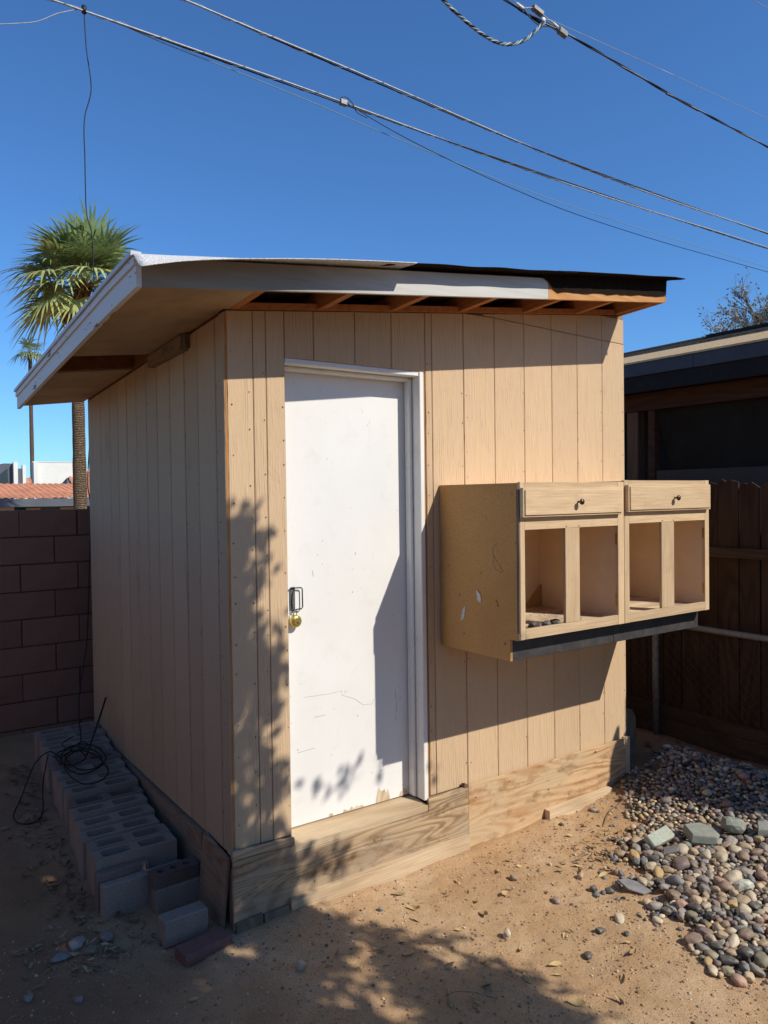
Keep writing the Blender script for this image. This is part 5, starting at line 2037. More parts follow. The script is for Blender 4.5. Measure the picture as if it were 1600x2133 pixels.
spx(ctube((2.645, .795, 5.528), (2.715, .795, 5.518), .011), 'white_sleeve', 'conn_white', True)
spx(ctube((2.905, .795, 5.492), (2.925, .79, 5.512), .014), 'white_sleeve', 'conn_white', True)
spx(ctube((3.03, .795, 5.520), (3.08, .795, 5.508), .009), 'white_sleeve', 'conn_white', True)
for (x, z, l, h) in ((2.858, 5.548, .052, .018), (3.125, 5.478, .042, .022)):
    q = MB(); q.cbox(-l, l, -.02, .02, -h, h, .004)
    q.xf(Matrix.Translation((x, .79, z)) @ Matrix.Rotation(radians(12), 4, 'Y'))
    spx(q, 'clamp_block', 'conn_grey')
    for dx in (-l * .6, l * .6):
        spx(ctube((x + dx, .79, z - dx * .2 - h - .012), (x + dx, .79, z - dx * .2 + h + .010), .006, 6), 'bolt', 'conn_grey')
for pts in ([(2.70, .79, 5.520), (2.78, .79, 5.47), (2.87, .79, 5.448), (2.93, .79, 5.46), (3.0, .79, 5.476), (3.09, .79, 5.468)],
            [(2.715, .79, 5.517), (2.78, .79, 5.545), (2.81, .79, 5.552)], [(2.91, .79, 5.54), (3.0, .79, 5.522), (3.10, .79, 5.50)],
            [(2.925, .79, 5.51), (3.0, .79, 5.525), (3.06, .79, 5.50), (3.10, .79, 5.475)]):
    q = MB(); q.tube(resample(pts, .02), .0038, 5); spx(q, 'jumper', 'wire_black' if pts[0][0] < 2.71 else 'wire_grey', True)

# cable hanging from the lower thick line down behind the roof to the coil on the blocks
H = [(0.076, 2.6, 5.531), (0.087, 2.6, 5.259), (0.115, 2.6, 4.974), (0.063, 2.6, 4.734), (0.061, 2.6, 4.456), (0.064, 2.6, 4.075), (0.095, 2.6, 3.942), (0.106, 2.6, 3.665), (0.1, 2.6, 3.173), (0.068, 2.6, 2.609),
     (0.030, 2.58, 2.116), (0.040, 2.56, 1.905), (0.015, 2.54, 1.412), (-0.02, 2.50, 0.957), (-0.10, 2.40, 0.60), (-.15, 2.2, .47), (-.20, 1.95, .42), (-.27, 1.75, .40)]
q = MB(); q.tube(resample(H, .03), 0.0042, 5)
tag(q.build('hanging_cable', 'wire_black', None, True), 'black cable hanging from the overhead line behind the roof down to the blocks', 'cable')
q = MB(); q.tube(resample([(-3.2, 2.6, 5.30), (-1.4, 2.6, 5.22), (-0.85, 2.6, 5.205), (-0.57, 2.6, 5.215), (-0.39, 2.6, 5.273), (-0.235, 2.6, 5.342), (-0.106, 2.6, 5.441), (0.066, 2.6, 5.535)], .05), 0.0032, 5)
tag(q.build('thin_cable', 'wire_grey', None, True), 'thin loose wire leaving the frame at the top left', 'overhead cable')
cl = empty('cable_tie', (0.076, 2.6, 5.531)); tag(cl, 'small tie where the hanging cable meets the lower thick line', 'clamp')
q = MB(); q.tube([(0.0, -.001, -.025), (0.0, -.001, .025)], .018, 8); q.build('tie_band', 'wire_black', cl, True, loc=(0, 0, 0))
# coil
path = []
r5 = random.Random(2)
for i in range(150):
    t = i / 149
    a = t * 2 * pi * 4.2 + 1.0
    rx = 0.10 + 0.035 * sin(t * 9) ; ry = 0.17 + 0.07 * cos(t * 7)
    cx, cy = -0.27 + 0.03 * sin(t * 11), 1.66 + 0.10 * sin(t * 5)
    x, y = cx + rx * cos(a), cy + ry * sin(a)
    path.append((x, y, terrain(-.25, y) + 0.212 + 0.012 * abs(sin(a * 1.5)) + 0.022 * t))
path += [(-.42, 1.78, .43), (-.50, 1.82, .36), (-.60, 1.72, .20), (-.66, 1.60, .15), (-.64, 1.50, .135), (-.57, 1.47, .135), (-.51, 1.56, .15), (-.485, 1.68, .27), (-.44, 1.74, .42)]
q = MB(); q.tube(resample(path, .03), 0.0042, 5)
q.tube(resample([(-.30, 1.78, .42), (-.24, 1.76, .46), (-.22, 1.70, .45), (-.30, 1.66, .44), (-.36, 1.74, .47), (-.28, 1.80, .49)], .02), 0.004, 5)
tag(q.build('cable_coil', 'wire_black', None, True), 'tangled coil of black cable lying on the concrete blocks', 'cable')
q = MB(); q.tube([(-.235, 1.66, .40), (-.10, 1.87, .56), (0.005 - .03, 2.0, .65)], .0065, 7)
tag(q.build('thin_rod', 'black_iron', None, True), 'thin dark rod leaning from the cable coil to the shed wall', 'rod')

# ------------------------------------------------------------------ timber fence, right
fe = empty('board_fence', (3.48, 0, 0)); tag(fe, 'dark weathered board fence to the right of the shed', 'fence')


def wp(mb, name, mat, par, sm=False):
    o = mb.build(name, mat, None, sm)
    o.parent = par
    o.matrix_parent_inverse = Matrix.Translation(par.location).inverted()
    return o


r6 = random.Random(31)
y = 3.4
k = 0
while y > -2.36:
    wd = r6.choice((.135, .14, .145))
    y0 = y - wd
    top = 2.035 + r6.uniform(-.02, .015)
    if y < -1.35 and y0 > -1.72:
        top = 1.80
    if y0 < -2.0:
        top = 1.75 if y0 < -2.15 else 1.95
    q = MB()
    yc = (y + y0) / 2
    bow = r6.uniform(-.004, .004)
    # slightly ragged top
    n = 5
    zb = 0.24
    base = []
    for i in range(n + 1):
        yy = y0 + (y - y0) * i / n
        zz = top + r6.uniform(-.012, .010) - (0.02 if i in (0, n) else 0)
        base.append((yy, zz))
    for (x_) in (3.48 + bow, 3.496 + bow):
        for (yy, zz) in base:
            q.v += [(x_, yy, zb), (x_, yy, zz)]
    m_ = 2 * (n + 1)
    for i in range(n):
        a = 2 * i
        q.f.append((a, a + 1, a + 3, a + 2))
        q.f.append((m_ + a, m_ + a + 2, m_ + a + 3, m_ + a + 1))
        q.f.append((a + 1, m_ + a + 1, m_ + a + 3, a + 3))
        q.f.append((a, a + 2, m_ + a + 2, m_ + a))
    q.f.append((0, m_, m_ + 1, 1))
    q.f.append((m_ - 2, m_ - 1, 2 * m_ - 1, 2 * m_ - 2))
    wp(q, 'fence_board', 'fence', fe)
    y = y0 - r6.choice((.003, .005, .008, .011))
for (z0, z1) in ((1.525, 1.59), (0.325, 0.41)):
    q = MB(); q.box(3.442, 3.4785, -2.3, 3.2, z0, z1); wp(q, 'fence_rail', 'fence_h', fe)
q = MB(); q.box(3.435, 3.478, -2.3, 3.3, 0.15, 0.322); wp(q, 'kick_board', 'fence_h', fe)
for yy in (1.9, -2.25):
    q = MB(); q.box(3.498, 3.58, yy, yy + .09, 0.0, 1.98); wp(q, 'fence_post', 'fence', fe)
# chain link in front of it
ck = empty('chain_link_fence', (3.40, 0, 0)); tag(ck, 'low rusty chain-link fence in front of the dark board fence', 'fence')
q = MB(); q.tube([(3.40, yy, 1.028 + .004 * sin(yy * 3)) for yy in [3.2 - i * .25 for i in range(23)]], .021, 10); wp(q, 'top_rail', 'galv', ck, True)
for yy in (2.35, 0.20, -2.1):
    q = MB(); q.tube([(3.402, yy, 0.1), (3.402, yy, 1.022)], .024, 10); wp(q, 'fence_post', 'galv', ck, True)
q = MB()
pit = 0.075
z0, z1 = 0.16, 1.015
ndia = int((z1 - z0) / (pit / 2))
yy = -2.3
cnt = 0
while yy < 3.1:
    pts = []
    for i in range(ndia + 1):
        side = (i + cnt) % 2
        pts.append((3.373 + (0.0025 if side else -0.0025), yy + (pit / 2 if side else 0.0), z0 + i * pit / 2))
    q.tube(pts, .0014, 3, cap=False)
    cnt += 1
    yy += pit / 2
o = wp(q, 'chain_mesh', 'rustwire', ck)
o['kind'] = 'stuff'

# weathered slab of wood standing behind the shed corner
q = MB()
nn = 9
r7 = random.Random(6)
for i in range(nn):
    t = i / (nn - 1)
    z = 0.02 + 0.46 * t
    wd = 0.075 - 0.02 * t - (0.03 if i == nn - 1 else 0)
    e = r7.uniform(-.008, .008)
    for (dx, dy) in ((-wd, -.03), (wd * .8 + e, -.035), (wd + e, .03), (-wd * .8, .035)):
        q.v.append((2.985 + dx - 0.025 * t, 0.12 + dy, z))
for i in range(nn - 1):
    for k in range(4):
        k2 = (k + 1) % 4
        q.f.append((i * 4 + k, i * 4 + k2, i * 4 + 4 + k2, i * 4 + 4 + k))
q.f.append((3, 2, 1, 0)); q.f.append(tuple((nn - 1) * 4 + k for k in range(4)))
tag(q.build('wood_stump', 'oldwood'), 'grey weathered chunk of wood standing behind the right corner of the shed', 'wood')

# ------------------------------------------------------------------ neighbour's covered patio
nb = empty('patio_roof', (4.2, 0, 0)); tag(nb, 'neighbouring outbuilding with dark fascia and shingled low roof beyond the fence', 'building')


def nbx(x0, x1, y0, y1, z0, z1, name, mat, c=0.004):
    q = MB(); q.cbox(x0, x1, y0, y1, z0, z1, c); return wp(q, name, mat, nb)


YA, YB = -3.6, 3.6
# metal fascia in lengths
yy = YB
for i in range(9):
    nbx(4.2, 4.212, yy - .795, yy, 2.978 + (i % 2) * .0015, 3.086, 'fascia_length', 'tarmetal', .001)
    yy -= .8
nbx(4.216, 4.25, YA, YB, 2.84, 2.985, 'under_fascia', 'blackbeam')
nbx(4.40, 4.50, YA, YB, 2.70, 2.855, 'beam', 'darkbeam')
q = MB(); q.hexa([(4.19, YA, 3.088), (4.36, YA, 3.17), (4.36, YB, 3.17), (4.19, YB, 3.088), (4.19, YA, 3.104), (4.36, YA, 3.192), (4.36, YB, 3.192), (4.19, YB, 3.104)])
wp(q, 'roof_edge_strip', 'drip_tan', nb)
# shingle slope with a hip falling to the far end
xr = 6.4
zs_, zr_ = 3.195, 3.66
q = MB()
q.add([(4.36, YA, 3.195), (4.36, 3.5, 3.195), (xr, 1.62, zr_), (xr, YA, zr_)], [(0, 3, 2, 1)])
q.add([(4.36, 3.5, 3.195), (8.4, 3.5, 3.195), (xr, 1.62, zr_)], [(0, 2, 1)])
q.add([(8.4, YA, 3.195), (8.4, 3.5, 3.195), (xr, 1.62, zr_), (xr, YA, zr_)], [(0, 1, 2, 3)])
wp(q, 'shingle_slope', 'shingle', nb)
# courses
for i in range(9):
    t = (i + 1) / 10
    x = 4.36 + (xr - 4.36) * t
    z = 3.195 + (zr_ - 3.195) * t
    ye = 3.5 + (1.62 - 3.5) * t
    q = MB(); q.hexa([(x - .115, YA, z - .0262), (x, YA, z), (x, ye, z), (x - .115, ye, z - .0262), (x - .118, YA, z - .014), (x, YA, z + .006), (x, ye, z + .006), (x - .118, ye, z - .014)])
    wp(q, 'shingle_course', 'shingle', nb)
q = MB(); q.tube([(4.37, 3.5, 3.20), (xr, 1.62, zr_ + .01)], .025, 6); wp(q, 'hip_cap', 'blackbeam', nb)
q = MB(); q.box(xr - .07, xr + .07, YA, 1.62, zr_, zr_ + .035); wp(q, 'ridge_cap', 'blackbeam', nb)
nbx(4.42, 4.52, 1.10, 1.215, 0.0, 2.70, 'post', 'postwood')
nbx(4.43, 4.50, 0.93, 1.00, 0.0, 2.72, 'post', 'darkbeam')
# hanging shade cloth and the wall behind
q = MB()
for i in range(60):
    yv = 0.93 - i * 0.075
    for j in range(9):
        z = 2.71 - j * .085
        x = 4.46 + 0.012 * sin(i * 1.7) * (j / 8) + 0.02 * mn.noise((i * .3, j * .3, 0))
        yy_ = yv
        if i < 3:
            yy_ = yv - (j / 8.) * .17 * (3 - i) / 3
        q.v.append((x, yy_, z))
for i in range(59):
    for j in range(8):
        a = i * 9 + j
        q.f.append((a, a + 1, a + 10, a + 9))
wp(q, 'shade_cloth', 'screen', nb, True)
q = MB(); q.box(5.6, 5.7, YA, 2.9, 0, 2.9); wp(q, 'rear_wall', 'blackbeam', nb)
q = MB(); q.box(4.30, 4.42, YA, .82, 0, 2.16); wp(q, 'low_wall', 'stucco_dark', nb)
q = MB(); q.box(4.25, 8.3, YA, 2.88, 2.99, 3.03); wp(q, 'ceiling', 'blackbeam', nb)
for yv in (2.4, 1.6, .8, 0, -.8, -1.6, -2.4):
    q = MB(); q.box(4.26, 5.59, yv - .02, yv + .02, 2.872, 2.985); wp(q, 'rafter', 'darkbeam', nb)


# ------------------------------------------------------------------ palms
def palm(x, y, ztop, r0, label, nfr, R, seed, boots=True, bend=None, zb=0.0, detail=1.0):
    t = empty('palm_tree', (x, y, zb))
    tag(t, label, 'palm tree')
    rr_ = random.Random(seed)
    q = MB()
    pts, rads = [], []
    n = 26
    for i in range(n + 1):
        k = i / n
        z = zb + (ztop - zb) * k
        dx = bend(k) if bend else 0
        pts.append((x + dx * CR.x, y + dx * CR.y, z))
        rads.append(r0 * (1.12 - .25 * k) * (1 + .05 * rr_.uniform(-1, 1)))
    q.tube(pts, rads, 12)
    wp(q, 'trunk', 'palmtrunk', t, True)
    top = Vector(pts[-1])
    if boots:
        q = MB()
        for i in range(260):
            k = rr_.uniform(.845, 1.0)
            j = k * n
            p = Vector(pts[int(j)]).lerp(Vector(pts[min(n, int(j) + 1)]), j % 1)
            a = rr_.uniform(0, 2 * pi)
            d = Vector((cos(a), sin(a), 0))
            s = r0 * rr_.uniform(.5, .8)
            up = Vector((0, 0, 1))
            w_ = d.cross(up) * s * .42
            base = p + d * r0 * .85 - up * s * .3
            tip = p + d * (r0 * 1.05 + s * .55) + up * s * 1.0
            mid_ = (base + tip) / 2 + d * s * .25
            q.add([base - w_, base + w_, mid_ + w_ * .8, tip + w_ * .2, tip - w_ * .2, mid_ - w_ * .8, p], [(0, 1, 2, 5), (5, 2, 3, 4), (0, 5, 6), (1, 6, 2)])
        o_ = wp(q, 'leaf_bases', 'palmboot', t)
        o_['kind'] = 'stuff'
    for i in range(nfr):
        k = (i + .5) / nfr
        el = radians(84 - 104 * k + rr_.uniform(-14, 14))
        az = i * 2.399 + rr_.uniform(-.3, .3)
        d = Vector((cos(az) * cos(el), sin(az) * cos(el), sin(el)))
        pl_ = R * rr_.uniform(.40, .55)
        FR = R * rr_.uniform(.46, .70)
        lim = rr_.uniform(.30, .48)
        q = MB()
        # petiole, arching down
        P0 = top + Vector((0, 0, -.03 * R * k))
        P1 = P0 + d * pl_ * .6
        P2 = P0 + d * pl_ + Vector((0, 0, -.10 * R * cos(el)))
        q.tube([P0, P1, P2], .018, 4, r1=.010)
        fd = (P2 - P1).normalized()
        sd = fd.cross(Vector((0, 0, 1)))
        if sd.length < .2:
            sd = Vector((sin(az), -cos(az), 0))
        sd.normalize()
        nrm = sd.cross(fd)
        ns = int(24 * detail)
        for s_ in range(ns):
            an = radians(-118 + 236 * s_ / (ns - 1)) + rr_.uniform(-.03, .03)
            ln = FR * (1 - .30 * abs(an / radians(118)) ** 1.5) * rr_.uniform(.88, 1.05)
            if rr_.random() < .09:
                continue
            dq = rr_.uniform(.5, 1.5)
            dr_ = fd * cos(an) + sd * sin(an)
            wv = FR * .027
            sw = (dr_.cross(nrm)).normalized()
            segs = 5
            prev = None
            for g_ in range(segs + 1):
                u = g_ / segs
                p = P2 + dr_ * ln * u + Vector((0, 0, -1)) * (ln * (0.08 + .24 * (1 - abs(sin(el)) * .7)) * max(0, u - lim) ** 1.5 * 2.6 * dq) + nrm * (.05 * ln * (abs(an)) * u)
                wd_ = wv * (.35 + 1.0 * min(1, u * 2.4)) * (1 - max(0, u - .45) / .56)
                a_, b__ = p - sw * wd_, p + sw * wd_
                q.v += [tuple(a_), tuple(b__)]
                if g_:
                    m0 = len(q.v) - 4
                    q.f.append((m0, m0 + 1, m0 + 3, m0 + 2))
        pale = (.62 < k and rr_.random() < .6) or rr_.random() < .12
        wp(q, 'frond', 'frond_pale' if pale else 'frond', t)
    return t


palm(3.55, 17.8, 7.60, .165, 'large fan palm with shaggy brown leaf bases rising behind the shed', 54, 2.12, 5,
     bend=lambda k: (.26 * math.exp(-((k - .99) / .05) ** 2) - .20 * math.exp(-((k - .905) / .045) ** 2)), zb=0.0)
palm(10.38, 62.0, 13.7, .155, 'small distant fan palm with a tall thin trunk', 24, 1.7, 9, boots=False, zb=0.0, detail=.6)

# ------------------------------------------------------------------ houses behind the wall
def far(x0, x1, y0, y1, z0, z1, name, mat, par):
    q = MB(); q.box(x0, x1, y0, y1, z0, z1); return wp(q, name, mat, par)


def tile_roof(par, x0, x1, y0, z0, y1, z1, pitch=0.21, course=0.33):
    """barrel tiles: corrugated sheet with a step at each course"""
    q = MB()
    L = math.hypot(y1 - y0, z1 - z0)
    nc = max(2, int(L / course))
    nxs = int((x1 - x0) / pitch) * 6
    for c in range(nc):
        for e in (0, 1):
            t = (c + e) / nc
            y = y0 + (y1 - y0) * t
            z = z0 + (z1 - z0) * t + (.03 if e == 0 else 0.0)
            for i in range(nxs + 1):
                x = x0 + (x1 - x0) * i / nxs
                q.v.append((x, y, z + .05 * abs(sin(pi * (x - x0) / pitch))))
    n1 = nxs + 1
    for r in range(2 * nc - 1):
        for i in range(nxs):
            a = r * n1 + i
            q.f.append((a, a + 1, a + 1 + n1, a + n1))
    o = wp(q, 'roof_tiles', 'tile', par)
    o['kind'] = 'stuff'


h1 = empty('tiled_house', (3, 26, 0)); tag(h1, 'long low house with terracotta tile roof just beyond the wall', 'house')
tile_roof(h1, -5.0, 13.0, 23.6, 2.02, 27.6, 2.60)
far(-5, 13, 23.55, 23.7, 1.80, 2.055, 'fascia', 'slate_wall', h1)
far(-5, 13, 25.2, 27.5, 0, 1.9, 'wall', 'slate_wall', h1)
far(2.3, 2.95, 24.0, 24.4, 0, 1.79, 'brick_pillar', 'brickfar', h1)
far(3.5, 3.95, 25.1, 25.19, 0.6, 1.75, 'wall_panel', 'stucco_tan', h1)
far(4.6, 5.1, 25.1, 25.19, 0.6, 1.75, 'wall_panel', 'stucco_tan', h1)
far(2.96, 3.45, 25.1, 25.19, 0.9, 1.72, 'window', 'glass', h1)
far(5.15, 5.45, 25.1, 25.19, 0.9, 1.72, 'window', 'glass', h1)
# shrub palm in front
t = empty('palm_shrub', (3.65, 20.5, 0)); tag(t, 'small bright fan palm shrub just showing above the wall', 'shrub')
rq = random.Random(4)
for i in range(16):
    az = i * 2.4; el = radians(rq.uniform(0, 65))
    d = Vector((cos(az) * cos(el), sin(az) * cos(el), sin(el)))
    q = MB()
    p0 = Vector((3.65, 20.5, 1.3)); p1 = p0 + d * .22
    q.tube([p0, p1], .012, 4)
    sd = d.cross(Vector((0, 0, 1))).normalized()
    for s_ in range(13):
        an = radians(-80 + 160 * s_ / 12)
        dr_ = d * cos(an) + sd * sin(an)
        p2 = p1 + dr_ * .30 - Vector((0, 0, .05))
        sw = Vector((0, 0, .012)) + sd * .01
        q.add([p1 - sw * .4, p1 + sw * .4, (p1 + p2) / 2 + sw, p2, (p1 + p2) / 2 - sw], [(0, 1, 2, 3, 4)])
    wp(q, 'frond', 'frond_pale', t)
q = MB(); q.tube([(3.65, 20.5, 0), (3.65, 20.5, 1.32)], .07, 8); wp(q, 'trunk', 'palmtrunk', t)

h2 = empty('white_house', (7.4, 40, 0)); tag(h2, 'white stucco house with a stepped wall and tile patches behind the tiled house', 'house')
far(6.42, 8.62, 40.0, 40.3, 2.5, 4.03, 'wall', 'stucco_white', h2)
far(6.42, 6.62, 39.7, 39.99, 0, 4.03, 'wall', 'stucco_white', h2)
far(6.42, 8.62, 39.98, 40.32, 4.032, 4.07, 'parapet_cap', 'stucco_white', h2)
far(6.62, 8.62, 42.3, 42.5, 0, 2.49, 'wall', 'stucco_tan', h2)
q = MB()   # shallow arch spandrel
na = 10
for i in range(na + 1):
    u = i / na
    xx = 6.62 + 1.4 * u
    q.v += [(xx, 39.99, 2.50), (xx, 39.99, 2.50 - .35 * (1 - sin(u * pi / 2 + .1) ** 1))]
for i in range(na):
    q.f.append((2 * i, 2 * i + 2, 2 * i + 3, 2 * i + 1))
wp(q, 'arch', 'stucco_white', h2)
far(8.62, 10.5, 40.6, 41, 0, 3.72, 'wall', 'stucco_white', h2)
tile_roof(h2, 8.5, 10.5, 39.4, 3.05, 40.5, 3.55)
# hipped porch roof
q = MB(); q.add([(7.30, 36.5, 2.35), (10.5, 36.5, 2.35), (10.5, 38.2, 3.17), (7.72, 38.2, 3.17), (7.30, 39.9, 2.35)], [(0, 1, 2, 3), (0, 3, 4)]); wp(q, 'porch_deck', 'slate_wall', h2)
tile_roof(h2, 7.75, 10.5, 36.55, 2.42, 38.1, 3.20)
h3 = empty('shade_toned_gabled_house', (4.5, 40, 0)); tag(h3, 'house with angular walls toned dark for shade and white edges at the far left', 'house')
q = MB()
q.add([(3.4, 38, 0), (5.35, 38, 0), (5.35, 38, 3.85), (4.75, 38, 3.85), (3.9, 38, 3.1), (3.4, 38, 2.8), (3.4, 40, 0), (5.35, 40, 0), (5.35, 40, 3.85), (4.75, 40, 3.85), (3.9, 40, 3.1), (3.4, 40, 2.8)],
      [(5, 4, 3, 2, 1, 0), (6, 7, 8, 9, 10, 11)] + [(i, (i + 1) % 6, (i + 1) % 6 + 6, i + 6) for i in range(6)])
wp(q, 'wall', 'slate_wall', h3)  # the shade on these walls is put into the dark stucco colour
q = MB(); q.add([(4.0, 37.97, 0), (5.0, 37.97, 0), (4.92, 37.97, 3.6), (4.55, 37.97, 3.3)], [(0, 1, 2, 3)]); wp(q, 'dark_gable', 'glass', h3)
far(5.15, 5.34, 37.7, 37.98, 0, 3.92, 'white_pier', 'stucco_white', h3)
far(5.55, 5.70, 37.7, 37.98, 0, 3.78, 'white_pier', 'stucco_white', h3)
far(5.36, 5.54, 37.75, 37.98, 0, 3.6, 'wall', 'slate_wall', h3)
h4 = empty('tiled_annex', (6.0, 43, 0)); tag(h4, 'low annex with tile roof and white parapet between the two far houses', 'house')
far(5.6, 6.7, 43.5, 44, 0, 3.75, 'parapet', 'stucco_white', h4)
tile_roof(h4, 5.72, 6.9, 42.4, 2.75, 43.4, 3.28)
far(5.72, 6.9, 43.0, 43.2, 0, 2.7, 'wall', 'brickfar', h4)


# ------------------------------------------------------------------ sparse tree behind the neighbour's roof
def branchy(q, leafs, p, d, L, r, depth, rg, up=.25, nleaf=5, lsize=.05):
    n = 3
    pts = [p]
    cur = p.copy(); dd = d.copy()
    for i in range(n):
        dd = (dd + Vector((rg.uniform(-.25, .25), rg.uniform(-.25, .25), rg.uniform(-.1, .25) * up * 3))).normalized()
        cur = cur + dd * L / n
        pts.append(cur.copy())
    q.tube(pts, r, 5 if r > .02 else 3, cap=False, r1=r * .55)
    if depth == 0:
        for k in range(nleaf):
            b0 = pts[rg.randrange(1, 4)] + Vector((rg.uniform(-1, 1), rg.uniform(-1, 1), rg.uniform(-1, 1))) * L * .12
            ld = Vector((rg.uniform(-1, 1), rg.uniform(-1, 1), rg.uniform(-.6, 1))).normalized()
            sw = ld.cross(Vector((rg.uniform(-1, 1), rg.uniform(-1, 1), rg.uniform(-1, 1)))).normalized() * lsize * .22
            leafs.add([b0, b0 + ld * lsize * .5 + sw, b0 + ld * lsize, b0 + ld * lsize * .5 - sw], [(0, 1, 2, 3)])
        return
    for k in range(rg.choice((3, 4))):
        t = rg.uniform(.35, 1.0)
        bp = pts[int(t * 3)] if t * 3 < 3 else pts[3]
        nd = (dd + Vector((rg.uniform(-1, 1), rg.uniform(-1, 1), rg.uniform(-.5, .9))) * .75).normalized()
        branchy(q, leafs, bp, nd, L * rg.uniform(.6, .78), r * .55, depth - 1, rg, up, nleaf, lsize)


tr = empty('sparse_tree', (13.1, 3.75, 0)); tag(tr, 'thin-leaved grey-green tree behind the neighbour roof at the right edge', 'tree')
q, lf_ = MB(), MB()
rg = random.Random(12)
q.tube([(13.1, 3.75, 0), (13.15, 3.75, 2.0), (13.05, 3.8, 3.6)], .14, 9, r1=.10)
for (d, L) in (((-.55, .30, .75), 1.25), ((-.1, 0.0, 1), 1.35), ((.5, -.3, .8), 1.3), ((-.8, .65, .55), 1.15), ((.2, .6, .8), 1.2), ((-.75, .5, .30), 1.35), ((-.4, .2, 1), 1.35), ((-.9, .7, .12), 1.2)):
    branchy(q, lf_, Vector((13.05, 3.8, 3.75)), Vector(d).normalized(), L, .045, 4, rg, .25, 6, .07)
wp(q, 'trunk', 'treebark', tr)
o = wp(lf_, 'foliage', 'treeleaf', tr)

# ------------------------------------------------------------------ shade tree behind the photographer
st = empty('shade_tree', (2.3, -6.4, 0)); tag(st, 'leafy yard tree behind the camera whose dappled shadow falls on the shed corner', 'tree')
# crown outline described by where it throws shade on the ground (x, y at z=0)
SH = [(0.82, -1.75), (0.80, -1.28), (0.80, -1.0), (0.74, -0.80), (0.62, -0.58), (0.50, -0.36), (0.36, -0.12), (0.22, 0.05), (0.12, 0.22), (0.10, 0.34), (0.04, 0.47), (-0.02, 0.58), (-0.11, 0.67),
      (-0.20, 0.79), (-0.30, 0.94), (-0.34, 1.08), (-0.31, 1.18), (-0.41, 1.25), (-0.51, 1.34), (-0.58, 1.43), (-0.64, 1.57), (-0.69, 1.66), (-0.76, 1.80), (-0.88, 1.93), (-1.15, 1.95), (-1.45, 1.6),
      (-1.6, 0.9), (-1.65, -0.6), (-1.5, -2.0), (-0.6, -2.6), (0.7, -2.4)]
leafs = MB(); wood_ = MB()
rs = random.Random(77)
kx, ky = 0.48 / 0.97, 1.0 / 0.97
twigs = []


def leaf_at(p, s, rg_):
    ld = Vector((rg_.gauss(0, 1), rg_.gauss(0, 1), rg_.gauss(-.2, .8))).normalized()
    sw = ld.cross(Vector((rg_.gauss(0, 1), rg_.gauss(0, 1), rg_.gauss(0, 1)))).normalized() * s * .30
    leafs.add([p, p + ld * s * .35 + sw, p + ld * s * .75 + sw * .6, p + ld * s, p + ld * s * .75 - sw * .6, p + ld * s * .35 - sw], [(0, 1, 2, 3, 4, 5)])


def clump(gx_, gy_, z, R_, n, s):
    c = Vector((gx_ + kx * z, gy_ - ky * z, z))
    twigs.append(c)
    for _ in range(n):
        p = c + Vector((rs.gauss(0, R_), rs.gauss(0, R_), rs.gauss(0, R_ * .8)))
        leaf_at(p, s * rs.uniform(.7, 1.25), rs)


GAPS = [(0.13, -0.62, .045), (0.25, -0.80, .05), (0.30, -0.58, .035), (0.60, -0.77, .045), (0.38, -0.43, .03), (0.27, -0.86, .03), (-0.04, -0.15, .03), (-0.53, -0.13, .035), (-0.59, 0.33, .025), (-0.77, 1.12, .025),
        (-.486, 1.057, .035), (-.436, .986, .03), (-.386, .811, .03), (-.314, .84, .03), (-.025, .507, .025), (-.585, 1.33, .02), (-.31, .654, .028), (-.112, .506, .03), (-.287, .73, .025),
        (-.136, .291, .03), (-.003, .236, .03), (-.02, .14, .025), (-.571, .822, .015), (-.427, .746, .015), (-.459, .474, .015)]
tries = 0
cnt = 0
while cnt < 5200 and tries < 40000:
    tries += 1
    a, c = rs.uniform(-3, 1.0), rs.uniform(-3.2, 2.1)
    if not inpoly(a, c, SH):
        continue
    nz_ = mn.noise((a * 4.5, c * 4.5, 2.0))
    if c > .2 and a > -.72 and nz_ < -.36:
        continue
    if any(math.hypot(a - g_[0], (c - g_[1]) * .8) < g_[2] + (.058 if c < 0 else .024) for g_ in GAPS):
        continue
    zl_ = 2.75 + max(0, c) * .78
    clump(a, c, rs.uniform(zl_, zl_ + .75), .034, 7, .080)
    cnt += 1
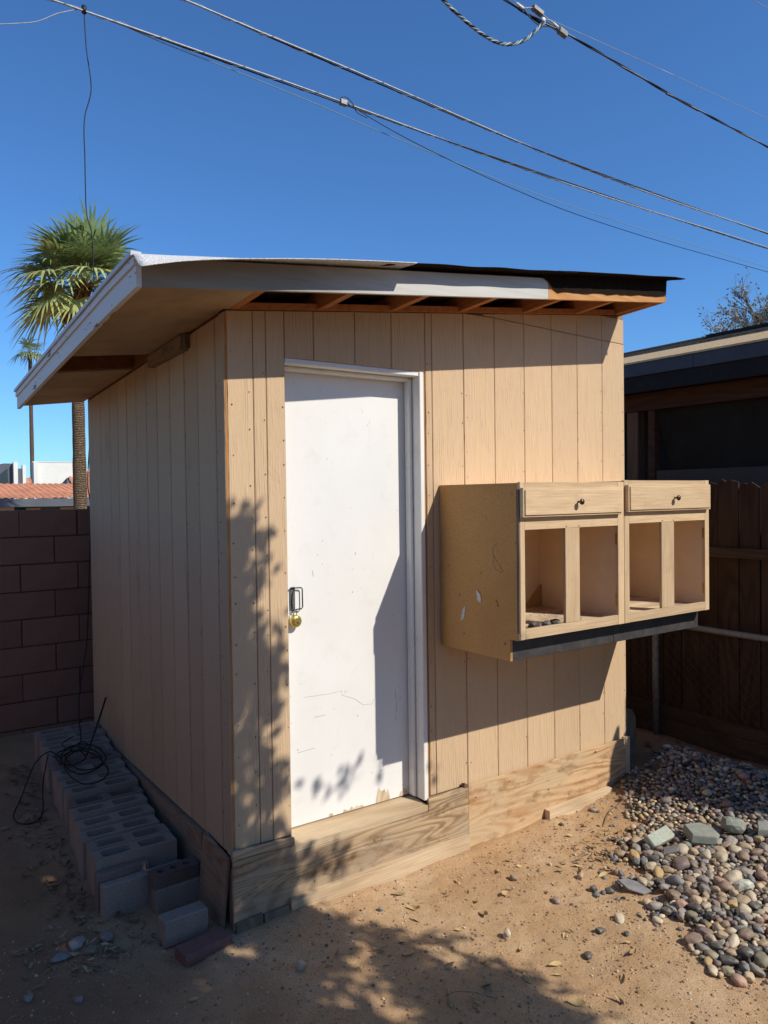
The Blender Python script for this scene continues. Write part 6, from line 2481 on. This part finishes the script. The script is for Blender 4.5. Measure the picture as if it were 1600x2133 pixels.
# stray sprigs whose shadows touch the skirt, the door foot, the cabinet stile and the dirt
for (a, c, n_) in ((.127, .305, 8), (.20, .25, 10), (.248, .211, 12), (.32, .22, 10), (.378, .221, 11), (.45, .18, 9), (.494, .148, 7), (.414, .083, 6), (.30, .15, 10), (.196, .101, 9),
                   (.217, .632, 4), (.251, .646, 4), (.381, .642, 4), (.418, .658, 5), (.47, .65, 5), (.474, .599, 4), (.66, .652, 3), (.93, .515, 3), (.60, .72, 3),
                   (-.418, 1.43, 3), (-.45, 1.415, 3), (-.48, 1.40, 4), (-.313, 1.18, 4), (-.59, 1.65, 4), (-.94, 1.99, 3), (.79, -.62, 8), (.74, -.66, 8), (.86, -1.16, 7)):
    zl_ = 2.8 + max(0, c) * .78
    clump(a, c, rs.uniform(zl_, zl_ + .4), .022, n_, .062)
# single leaves fringing the crown
for _ in range(1500):
    a, c = rs.uniform(-1.0, 1.0), rs.uniform(-1.8, 2.1)
    if not inpoly(a, c, SH) and edge_dist(a, c, SH) < .05:
        z = 2.8 + max(0, c) * .78 + rs.uniform(0, .5)
        leaf_at(Vector((a + kx * z, c - ky * z, z)), .06, rs)
wp(leafs, 'foliage', 'treeleaf2', st)
wood_.tube([(2.3, -6.4, 0), (2.15, -6.2, 1.2), (1.9, -5.6, 2.2), (1.6, -5.0, 2.95)], [.16, .14, .12, .10], 10)
for i in range(46):
    c = twigs[rs.randrange(len(twigs) - 20)]
    b0 = Vector((1.6, -5.0, 2.9)).lerp(Vector((1.9, -5.6, 2.2)), rs.random() * .6)
    mdl = (b0 + c) / 2 + Vector((rs.uniform(-.2, .2), rs.uniform(-.2, .2), rs.uniform(0, .3)))
    wood_.tube([b0, mdl, c], .035, 6, r1=.006)
wp(wood_, 'trunk', 'treebark', st)


# ------------------------------------------------------------------ unseen house and wall, added for the light
hh = empty('sky_blocker_house', (0, -9.0, 0)); tag(hh, 'tan stucco house added unseen behind the camera to block sky light', 'house')
far(-8, 1.5, -14, -9.0, 0, 3.4, 'wall', 'stucco_tan', hh)  # added out of view to cut the sky light reaching the shed
far(-8.5, 2.0, -14.5, -8.6, 3.405, 3.55, 'roof', 'shingle', hh)
sw_ = empty('bounce_wall', (-3.3, 0, 0)); tag(sw_, 'long grey-tan block wall added unseen at the left to bounce light onto the shed', 'wall')
for i in range(12):
    q = MB(); q.cbox(-3.45, -3.3, -7.0 + i * .82, -7.0 + i * .82 + .814, -.1, 1.9, .004)
    wp(q, 'wall_panel', 'cmu_grey', sw_)  # added out of view as a sunlit bounce for the shed's left wall
q = MB(); q.cbox(-3.47, -3.28, -7.0, 2.84, 1.902, 1.96, .004)
wp(q, 'coping', 'cmu_grey', sw_)
